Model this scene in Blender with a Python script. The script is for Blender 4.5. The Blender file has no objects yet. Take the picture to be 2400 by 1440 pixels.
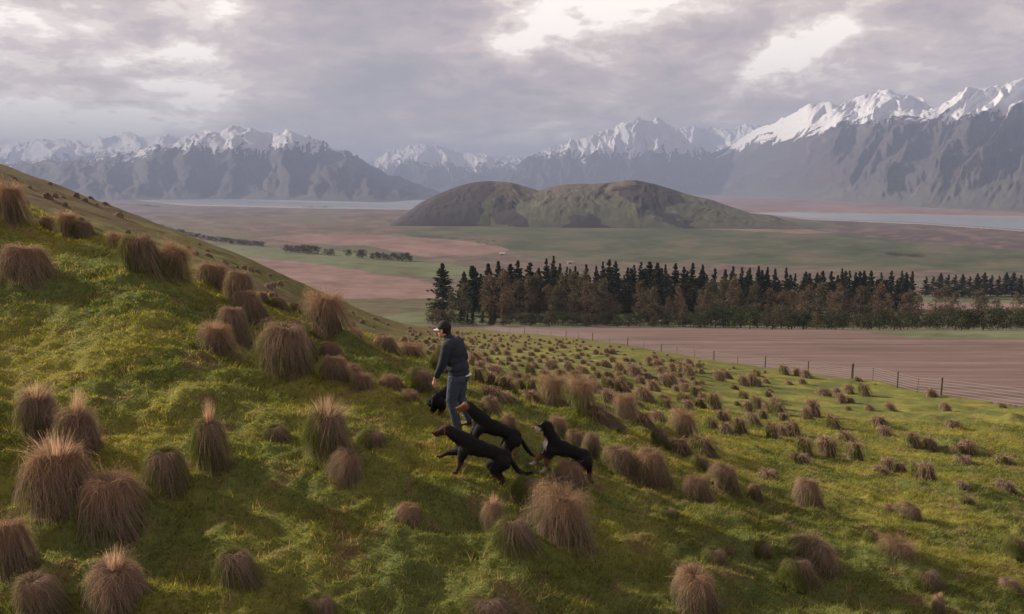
import bpy, math, random
import numpy as np
from mathutils import Vector, Matrix, Euler
R = math.radians
C = bpy.context.scene
COL = C.collection

# ------------------------------------------------------------------ camera
F = 1900.0                      # focal length in photo pixels (2400 wide)
HOR = 440.0
PITCH = math.atan((720 - HOR) / F)
cd = bpy.data.cameras.new('camera'); cam = bpy.data.objects.new('camera', cd); COL.objects.link(cam)
cd.sensor_width = 36; cd.lens = F / 2400 * 36; cd.clip_start = 0.1; cd.clip_end = 120000
cam.location = (0, 0, 0); cam.rotation_euler = (R(90) - PITCH, 0, 0)
C.camera = cam
C.view_settings.view_transform = 'Standard'; C.view_settings.look = 'None'
C.view_settings.gamma = 1; C.view_settings.use_curve_mapping = False
C.view_settings.exposure = 1.15
C.cycles.volume_bounces = 3

# ------------------------------------------------------------------ sun and sky
SUN_AZ = R(62)      # left of the viewing direction
SUN_EL = R(22.5)
sd = Vector((-math.sin(SUN_AZ) * math.cos(SUN_EL), math.cos(SUN_AZ) * math.cos(SUN_EL), math.sin(SUN_EL)))
sl = bpy.data.lights.new('sun', 'SUN'); so = bpy.data.objects.new('sun', sl); COL.objects.link(so)
sl.energy = 5.0; sl.angle = R(0.7); sl.color = (1.0, 0.84, 0.66)
so.rotation_euler = sd.to_track_quat('Z', 'Y').to_euler()


def pdir(px, py):
    x = (px - 1200) / F; yy = (720 - py) / F
    return np.array([x, math.cos(PITCH) + yy * math.sin(PITCH), -math.sin(PITCH) + yy * math.cos(PITCH)])


W = bpy.data.worlds.new('World'); C.world = W; W.use_nodes = True
nt = W.node_tree; nt.nodes.clear()


class NB:
    """small node-tree helper"""
    def __init__(s, t): s.t = t

    def n(s, typ, **kw):
        n = s.t.nodes.new(typ)
        for k, v in kw.items(): setattr(n, k, v)
        return n

    def link(s, a, b): s.t.links.new(a, b)

    def put(s, sock, v):
        if isinstance(v, bpy.types.NodeSocket): s.t.links.new(v, sock)
        elif v is not None: sock.default_value = v

    def math(s, op, a, b=None, c=None, clamp=False):
        n = s.n('ShaderNodeMath', operation=op, use_clamp=clamp)
        s.put(n.inputs[0], a); s.put(n.inputs[1], b)
        if c is not None: s.put(n.inputs[2], c)
        return n.outputs[0]

    def vmath(s, op, a, b=None, scale=None):
        n = s.n('ShaderNodeVectorMath', operation=op)
        s.put(n.inputs[0], a); s.put(n.inputs[1], b)
        if scale is not None: s.put(n.inputs['Scale'], scale)
        return n.outputs['Value'] if op in ('DOT_PRODUCT', 'LENGTH') else n.outputs[0]

    def noise(s, vec, scale, detail=6, rough=.5, dist=0.0, lac=2.0):
        n = s.n('ShaderNodeTexNoise')
        if vec is not None: s.link(vec, n.inputs['Vector'])
        n.inputs['Scale'].default_value = scale; n.inputs['Detail'].default_value = detail
        n.inputs['Roughness'].default_value = rough; n.inputs['Distortion'].default_value = dist
        n.inputs['Lacunarity'].default_value = lac
        return n.outputs['Fac']

    def ramp(s, fac, stops, interp='LINEAR'):
        n = s.n('ShaderNodeValToRGB'); s.put(n.inputs[0], fac); cr = n.color_ramp; cr.interpolation = interp
        while len(cr.elements) < len(stops): cr.elements.new(.5)
        for e, (p, c) in zip(cr.elements, stops):
            e.position = p; e.color = (c[0], c[1], c[2], 1) if not isinstance(c, (int, float)) else (c, c, c, 1)
        return n.outputs[0]

    def mix(s, fac, a, b, mode='MIX'):
        n = s.n('ShaderNodeMix', data_type='RGBA', blend_type=mode)
        s.put(n.inputs[0], fac); s.put(n.inputs[6], a); s.put(n.inputs[7], b)
        return n.outputs[2]


def rgb(c): return (c[0], c[1], c[2], 1.0)


b = NB(nt)
tc = b.n('ShaderNodeTexCoord'); D_ = tc.outputs['Generated']
sky = b.n('ShaderNodeTexSky', sky_type='NISHITA', sun_disc=False)
sky.sun_elevation = SUN_EL; sky.sun_rotation = -SUN_AZ
sep = b.n('ShaderNodeSeparateXYZ'); b.link(D_, sep.inputs[0])
zc = b.math('ADD', b.math('MAXIMUM', sep.outputs[2], 0.0), 0.26)
cx = b.math('DIVIDE', sep.outputs[0], zc); cy = b.math('DIVIDE', sep.outputs[1], zc)
comb = b.n('ShaderNodeCombineXYZ'); b.link(cx, comb.inputs[0]); b.link(cy, comb.inputs[1]); comb.inputs[2].default_value = 3.7
P_ = comb.outputs[0]
n1 = b.noise(P_, 1.05, 8, .60, .25)
n2 = b.noise(P_, 3.4, 7, .62, .35)
n3 = b.noise(P_, 9.5, 6, .60, .3)
base = b.math('ADD', b.math('MULTIPLY', n1, .55), b.math('MULTIPLY', n2, .45))


def blob(px, py, size, amp, asp=1.0, rot=0.0):
    """a thinning of the cloud deck round one direction of the sky (asp: stretched along rot)"""
    d = Vector(pdir(px, py)).normalized()
    right = d.cross(Vector((0, 0, 1))).normalized(); up = right.cross(d)
    a = right * math.cos(rot) + up * math.sin(rot); c = up * math.cos(rot) - right * math.sin(rot)
    u = b.math('DIVIDE', b.vmath('DOT_PRODUCT', Dw, tuple(a)), size * asp)
    v = b.math('DIVIDE', b.math('ADD', b.vmath('DOT_PRODUCT', Dw, tuple(c)), 0), size)
    f = b.math('GREATER_THAN', b.vmath('DOT_PRODUCT', Dw, tuple(d)), 0)
    g = b.math('EXPONENT', b.math('MULTIPLY', b.math('ADD', b.math('MULTIPLY', u, u), b.math('MULTIPLY', v, v)), -1))
    return b.math('MULTIPLY', b.math('MULTIPLY', g, f), amp)


# warped direction so the breaks get ragged edges
wn = b.n('ShaderNodeTexNoise'); b.link(D_, wn.inputs['Vector']); wn.inputs['Scale'].default_value = 7; wn.inputs['Detail'].default_value = 6
wn.inputs['Roughness'].default_value = .6
Dw = b.vmath('ADD', D_, b.vmath('SCALE', b.vmath('SUBTRACT', wn.outputs['Color'], (.5, .5, .5)), None, .16))
gain = b.math('MULTIPLY', b.math('SUBTRACT', base, .5), 3.0)
val = b.math('ADD', gain, .43)
for bl in [(1480, 60, .17, .08, 1.5, R(10)), (2000, 110, .12, .08, 1.6, R(20)), (60, 60, .16, .09, 1.6, 0), (-200, 250, .2, .08, 2.5, 0), (1410, 20, .060, .62, 2.0, R(6)), (1240, 105, .030, .40, 1.8, R(20)), (1930, 95, .030, .55, 2.6, R(30)), (1830, 165, .022, .40, 2.2, R(15)),
           (90, 10, .035, .42, 2.0, 0), (470, 0, .03, .30, 2.0, 0), (400, 130, .016, .34, 3.0, R(-6)),
           (330, 215, .03, .16, 2.2, 0), (2130, 190, .028, .22, 2.0, 0), (-500, 100, .3, .30, 1.2, 0),
           (1250, 318, .016, .16, 3.2, 0), (980, 262, .016, .18, 2.4, 0), (60, 300, .02, .14, 6, 0), (700, 350, .022, .09, 8, 0),
           (860, 60, .075, -.10, 2.0, R(0)), (1720, 60, .05, -.20, 2.4, R(12)), (960, 215, .030, -.13, 3.0, R(-4)),
           (1180, 270, .018, -.10, 3.0, 0), (60, 160, .03, -.08, 3, 0)]:
    val = b.math('ADD', val, blob(*bl))
val = b.math('ADD', val, b.math('MULTIPLY', b.math('SUBTRACT', n3, .5), .72))
ccol = b.ramp(val, [(0.0, (.275, .230, .240)), (.25, (.355, .286, .280)), (.45, (.450, .352, .325)), (.66, (.585, .462, .410)), (.84, (.80, .67, .58)), (1.0, (1.10, .98, .87))], 'EASE')
skyc = b.mix(.12, ccol, b.mix(1.0, sky.outputs[0], (.10, .10, .10, 1), 'MULTIPLY'))
bg = b.n('ShaderNodeBackground'); b.link(skyc, bg.inputs[0]); bg.inputs[1].default_value = 0.72
ow = b.n('ShaderNodeOutputWorld'); b.link(bg.outputs[0], ow.inputs[0])

# ------------------------------------------------------------------ numpy noise
rs = np.random.RandomState


def _h(ix, iy, seed):
    h = (ix.astype(np.int64) * 374761393 + iy.astype(np.int64) * 668265263 + seed * 974634777) & 0x7fffffff
    h = ((h ^ (h >> 13)) * 1274126177) & 0x7fffffff
    return ((h ^ (h >> 16)) & 0xffff) / 65535.0


def vnoise(x, y, seed=0):
    """gradient noise, about 0..1"""
    x = np.asarray(x, float); y = np.asarray(y, float); x, y = x + 0 * y, y + 0 * x
    x, y = x * .8776 - y * .4794, x * .4794 + y * .8776
    ix = np.floor(x); iy = np.floor(y); fx = x - ix; fy = y - iy
    wx_ = fx * fx * fx * (fx * (fx * 6 - 15) + 10); wy_ = fy * fy * fy * (fy * (fy * 6 - 15) + 10)

    def g(dx, dy):
        a = _h(ix + dx, iy + dy, seed) * 6.2832
        return np.cos(a) * (fx - dx) + np.sin(a) * (fy - dy)
    n = (g(0, 0) * (1 - wx_) + g(1, 0) * wx_) * (1 - wy_) + (g(0, 1) * (1 - wx_) + g(1, 1) * wx_) * wy_
    return np.clip(.5 + n * .95, 0, 1)


def fbm(x, y, o=4, seed=0, g=.5):
    s = 0; a = 1; t = 0
    for k in range(o):
        ca, sa = math.cos(.6 * k), math.sin(.6 * k)
        s = s + a * vnoise((x * ca - y * sa) * 2 ** k + 17.3 * k, (x * sa + y * ca) * 2 ** k - 9.1 * k, seed + k); t += a; a *= g
    return s / t


def ridged(x, y, o=4, seed=0, g=.5):
    s = 0; a = 1; t = 0
    for k in range(o):
        s = s + a * (1 - np.abs(2 * vnoise(x * 2 ** k + 7.7 * k, y * 2 ** k + 3.1 * k, seed + k) - 1)); t += a; a *= g
    return s / t


def sstep(a, c, x):
    t = np.clip((x - a) / (c - a), 0, 1); return t * t * (3 - 2 * t)


# ------------------------------------------------------------------ terrain functions
VT = np.array([(25, 1010), (40, 962), (50, 934), (70, 892), (83, 871), (95, 855), (112, 830), (135, 804), (145, 794), (175, 781), (220, 776), (330, 770), (380, 757),
               (450, 735), (600, 695), (1000, 625), (1600, 570), (2300, 532), (3500, 510), (4800, 498), (7000, 482), (9500, 470), (18000, 455), (60000, 447)], float)


def zpix(py, D):
    yy = (720 - np.asarray(py, float)) / F
    return D * (-math.sin(PITCH) + yy * math.cos(PITCH)) / (math.cos(PITCH) + yy * math.sin(PITCH))


_lv = np.linspace(math.log(25), math.log(60000), 900)
_yv = np.interp(_lv, np.log(VT[:, 0]), VT[:, 1])
_k = np.ones(13) / 13; _yp = np.concatenate([np.full(6, _yv[0]), _yv, np.full(6, _yv[-1])]); _yv = np.convolve(_yp, _k, 'valid')


def zv(D): return zpix(np.interp(np.log(np.maximum(D, 25)), _lv, _yv), D)


def vD(py): return np.exp(np.interp(-np.asarray(py, float), -_yv, _lv))


def valley_pt(px, py):
    D = float(vD(py)); d = pdir(px, py); k = D / d[1]
    return np.array([d[0] * k, D, float(zv(D))])


FENCE = [(2700, 1010, 36), (2480, 968, 42), (2360, 948, 46), (2248, 930, 50), (2140, 908, 59), (2028, 887, 70), (1920, 876, 76), (1815, 866, 83), (1690, 851, 95), (1562, 826, 112), (1480, 812, 123), (1395, 800, 135), (1330, 791, 145), (1230, 784, 160), (1130, 777, 175), (1070, 773, 188)]
CP = [(0, 1440, 7.3), (600, 1440, 7.4), (1200, 1440, 7.8), (1800, 1440, 8.4), (2400, 1440, 9.2),
      (0, 1200, 9.2), (600, 1200, 9.3), (1150, 1140, 10.3), (1800, 1200, 12.3), (2400, 1200, 15),
      (0, 900, 12.4), (500, 950, 11.9), (800, 950, 12.3), (1070, 1003, 12.4), (1250, 1105, 11.4), (1330, 965, 15.5), (1460, 990, 18), (1600, 1030, 19), (1900, 1000, 31), (2400, 1065, 26), (2100, 1110, 20),
      (0, 655, 16.5), (350, 645, 17), (640, 880, 14.0), (750, 800, 16.5), (900, 830, 17.5), (1060, 900, 16.5),
      (-300, 350, 21), (0, 480, 21), (270, 580, 19.5), (430, 650, 19), (600, 715, 18.5), (820, 795, 18.5), (1000, 862, 19),
      (1180, 918, 24), (1150, 872, 36), (1400, 870, 46), (1580, 862, 64), (1670, 962, 35), (1250, 805, 112), (1500, 825, 92), (1950, 932, 50), (1300, 900, 34), (1100, 840, 55),
      (200, 640, 32), (0, 560, 35), (430, 700, 30), (430, 650, 60), (700, 745, 45), (700, 712, 80), (850, 800, 60), (1000, 810, 85), (900, 778, 115), (1000, 782, 130),
      (-400, 280, 150), (0, 395, 150), (180, 455, 145), (350, 522, 140), (560, 598, 135), (760, 688, 142), (870, 742, 165), (0, 445, 90), (200, 520, 90), (500, 620, 90),
      (-300, 560, 250), (0, 660, 260), (0, 860, 330), (350, 720, 250), (350, 850, 330), (760, 800, 240), (560, 780, 250), (1000, 768, 185), (1000, 800, 260), (900, 760, 172)]
CPW = [(0, 1, -5.2), (-5, 1, -4.4), (5, 1, -6.2), (-8, 8, -2.6), (9, 5, -6.6), (0, 4, -4.9), (14, 12, -8.3), (30, 25, -13.5),
       (-11, 12, -2.1), (-15, 12, -1.1), (-25, 12, 1.2), (-40, 12, 4), (-11, 4, -2.6), (-20, 4, -.5), (-40, 4, 4), (-25, 20, 2.4), (-20, 16, .9), (-45, 25, 6)]
pts = []
for px, py, D in CP + [(a, c - 2, d) for a, c, d in FENCE]:
    d = pdir(px, py); k = D / d[1]; pts.append((d[0] * k, D, d[2] * k))
pts += CPW
pts = np.array(pts, float)


def uvw(x, y): yy = np.maximum(y, -5) + 9.0; return x / yy * 2.2, np.log(yy), yy


_u, _v, _y = uvw(pts[:, 0], pts[:, 1]); _A = np.stack([_u, _v], 1)


def _phi(r2): return np.where(r2 > 1e-12, .5 * r2 * np.log(np.maximum(r2, 1e-12)), 0)


_n = len(pts); M = np.zeros((_n + 3, _n + 3)); dd = ((_A[:, None] - _A[None]) ** 2).sum(-1)
M[:_n, :_n] = _phi(dd) + np.eye(_n) * 2e-3
M[:_n, _n] = 1; M[:_n, _n + 1:] = _A; M[_n, :_n] = 1; M[_n + 1:, :_n] = _A.T
_w = np.linalg.solve(M, np.concatenate([pts[:, 2] / _y, np.zeros(3)]))
FU = np.array([(a - 1200) / F for a, c, d in FENCE][::-1]) ; FD = np.array([d for a, c, d in FENCE][::-1], float)


MOUNDS = []


def hill(x, y, bumps=True):
    x = np.asarray(x, float); y = np.asarray(y, float); sh = x.shape; x = x.ravel(); y = y.ravel()
    out = np.empty_like(x)
    for i in range(0, len(x), 40000):
        u, v, yy = uvw(x[i:i + 40000], y[i:i + 40000])
        r2 = (u[:, None] - _A[:, 0]) ** 2 + (v[:, None] - _A[:, 1]) ** 2
        out[i:i + 40000] = (_phi(r2) @ _w[:_n] + _w[_n] + u * _w[_n + 1] + v * _w[_n + 2]) * yy
    if bumps:
        near = sstep(60, 12, y)
        # rounded hummocks, small terraces, trampled turf
        out += (.34 * (fbm(x * .38, y * .38, 2, 5) - .5)) * (0.45 + .55 * near)
        out += .17 * (ridged(x * .95 + .25 * y, y * 1.5, 3, 11) - .5) * near
        out += .09 * (fbm(x * 4.2, y * 4.2, 3, 31) - .5) * near
        out += 1.0 * (fbm(x * .06, y * .06, 3, 77) - .5) * sstep(28, 80, y)
        out += .22 * (fbm(x * .5, y * .5, 3, 78) - .5) * sstep(16, 45, y)
        out += .085 * (ridged(x * 1.3 + y * .5, y * 3.6 - x * .7, 3, 51) - .55) * near
        for mx, my, mr, mh_, asp in MOUNDS:
            s_ = (np.abs(x - mx) < mr * 4) & (np.abs(y - my) < mr * 3)
            if s_.any():
                dx = (x[s_] - mx) / mr; dy = (y[s_] - my) / (mr * (.6 + .4 * asp)); dx = np.where(dx > 0, dx * .62, dx * 1.25)
                out[s_] += mh_ * np.exp(-(dx * dx + dy * dy) * 1.1)
    # past the fence the hillside dips under the valley sheet
    uu = x / np.maximum(y * 1.0, 1) * 1.0
    uu = uu * 1.0
    df = np.interp(uu, FU / math.cos(PITCH) * .985, FD)
    edge = (y > df) & (uu > FU[0]) & (y > 30)
    zz = zv(np.maximum(y, 25))
    out = np.where(edge, np.minimum(out, zz + .15 - np.minimum(6, .12 * (y - df))), out)
    out = np.where((y > 280), np.minimum(out, zz + 3 - (y - 280) * .4), out)
    return out.reshape(sh)


def hit(px, py):
    """where the line of sight through a photo pixel meets the hillside"""
    d = pdir(px, py); D = np.exp(np.linspace(math.log(4.5), math.log(260), 700))
    z = hill(d[0] / d[1] * D, D); r = d[2] / d[1] * D; ok = np.nonzero(r < z)[0]
    if len(ok) == 0: return None
    i = ok[0]
    if i > 0:
        a = (r - z)[i - 1]; c = (z - r)[i]; t = a / (a + c + 1e-9); Dh = D[i - 1] + (D[i] - D[i - 1]) * t
    else: Dh = D[0]
    x = d[0] / d[1] * Dh
    return np.array([x, Dh, float(hill(np.array([x]), np.array([Dh]))[0])])


# ------------------------------------------------------------------ object helpers
def mk(name, V, Fc, mats=(), smooth=False, cols=None, midx=None, parent=None, loc=None, attrs=None):
    me = bpy.data.meshes.new(name)
    V = np.asarray(V, np.float32).reshape(-1, 3)
    if isinstance(Fc, np.ndarray):
        k = Fc.shape[1]; nf = len(Fc)
        me.vertices.add(len(V)); me.vertices.foreach_set('co', V.ravel())
        me.loops.add(nf * k); me.loops.foreach_set('vertex_index', Fc.astype(np.int32).ravel())
        me.polygons.add(nf); me.polygons.foreach_set('loop_start', np.arange(0, nf * k, k, dtype=np.int32))
        me.polygons.foreach_set('loop_total', np.full(nf, k, np.int32)) if bpy.app.version < (4, 0) else None
        me.update(calc_edges=True)
    else:
        me.from_pydata([tuple(v) for v in V], [], Fc); me.update()
    for m in (mats if isinstance(mats, (list, tuple)) else [mats]): me.materials.append(m)
    if midx is not None: me.polygons.foreach_set('material_index', np.asarray(midx, np.int32))
    if smooth: me.polygons.foreach_set('use_smooth', np.ones(len(me.polygons), bool))
    if cols is not None:
        a = me.color_attributes.new('col', 'FLOAT_COLOR', 'POINT')
        c = np.ones((len(V), 4), np.float32); c[:, :3] = cols; a.data.foreach_set('color', c.ravel())
    if attrs:
        for k2, vals in attrs.items():
            a = me.attributes.new(k2, 'FLOAT', 'POINT'); a.data.foreach_set('value', np.asarray(vals, np.float32))
    o = bpy.data.objects.new(name, me); COL.objects.link(o)
    if parent is not None: o.parent = parent
    if loc is not None: o.location = loc
    return o


def tag(o, label=None, cat=None, group=None, kind=None):
    if label: o['label'] = label
    if cat: o['category'] = cat
    if group: o['group'] = group
    if kind: o['kind'] = kind
    return o


def empty(name, loc, rot=(0, 0, 0), sc=(1, 1, 1)):
    o = bpy.data.objects.new(name, None); COL.objects.link(o); o.location = loc; o.rotation_euler = rot; o.scale = sc
    o.empty_display_size = .1
    return o


def merge(parts):
    """[(V,F(list or array), cols)] -> one"""
    Vs, Fs, Cs, o = [], [], [], 0
    for V, Fc, c in parts:
        V = np.asarray(V, float); Vs.append(V); Fs += [tuple(int(i) + o for i in f) for f in Fc]
        Cs.append(np.broadcast_to(np.asarray(c, float), V.shape)); o += len(V)
    return np.concatenate(Vs), Fs, np.concatenate(Cs)


def mat(name, col=None, rough=.9, attr=None, nscale=None, namt=.25, bump=0, bscale=None, trans=0, spec=.2, tint=None, ndetail=5, coord='Object'):
    m = bpy.data.materials.new(name); m.use_nodes = True; t = m.node_tree; t.nodes.clear(); B = NB(t)
    out = B.n('ShaderNodeOutputMaterial'); tcn = B.n('ShaderNodeTexCoord'); co = tcn.outputs[coord]
    if attr:
        a = B.n('ShaderNodeAttribute'); a.attribute_name = attr; c = a.outputs['Color']
    else:
        r = B.n('ShaderNodeRGB'); r.outputs[0].default_value = rgb(col); c = r.outputs[0]
    if nscale:
        f = B.noise(co, nscale, ndetail, .6)
        c = B.mix(1.0, c, B.ramp(f, [(.25, 1 - namt), (.75, 1 + namt)]), 'MULTIPLY')
    if trans:
        di = B.n('ShaderNodeBsdfDiffuse'); tr = B.n('ShaderNodeBsdfTranslucent'); B.link(c, di.inputs[0])
        tcx = B.mix(1.0, c, rgb(tint or (1, 1, 1)), 'MULTIPLY'); B.link(tcx, tr.inputs[0])
        mx = B.n('ShaderNodeMixShader'); mx.inputs[0].default_value = trans
        B.link(di.outputs[0], mx.inputs[1]); B.link(tr.outputs[0], mx.inputs[2]); sh = mx.outputs[0]; nin = [di.inputs['Normal'], tr.inputs['Normal']]
    else:
        p = B.n('ShaderNodeBsdfPrincipled'); B.link(c, p.inputs['Base Color']); p.inputs['Roughness'].default_value = rough
        p.inputs['Specular IOR Level'].default_value = spec; sh = p.outputs[0]; nin = [p.inputs['Normal']]
    if bump:
        bn = B.n('ShaderNodeBump'); bn.inputs['Strength'].default_value = 1.0; bn.inputs['Distance'].default_value = bump
        B.link(B.noise(co, bscale or nscale or 10, 6, .65), bn.inputs['Height'])
        for q in nin: B.link(bn.outputs[0], q)
    B.link(sh, out.inputs[0])
    return m


# ------------------------------------------------------------------ haze
def box(x0, y0, z0, x1, y1, z1):
    V = [(x0, y0, z0), (x1, y0, z0), (x1, y1, z0), (x0, y1, z0), (x0, y0, z1), (x1, y0, z1), (x1, y1, z1), (x0, y1, z1)]
    return V, [(0, 3, 2, 1), (4, 5, 6, 7), (0, 1, 5, 4), (1, 2, 6, 5), (2, 3, 7, 6), (3, 0, 4, 7)]


hm = bpy.data.materials.new('haze_air'); hm.use_nodes = True; t = hm.node_tree; t.nodes.clear(); B = NB(t)
o_ = B.n('ShaderNodeOutputMaterial'); pv = B.n('ShaderNodeVolumePrincipled'); B.link(pv.outputs[0], o_.inputs['Volume'])
pv.inputs['Color'].default_value = (.29, .36, .535, 1); pv.inputs['Density'].default_value = 8.0e-5; pv.inputs['Anisotropy'].default_value = 0.0
V, Fc = box(-34000, -1500, -420, 34000, 36000, 1650)
tag(mk('haze', V, Fc, hm), 'bluish air haze filling the valley', 'haze', kind='stuff')

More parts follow.
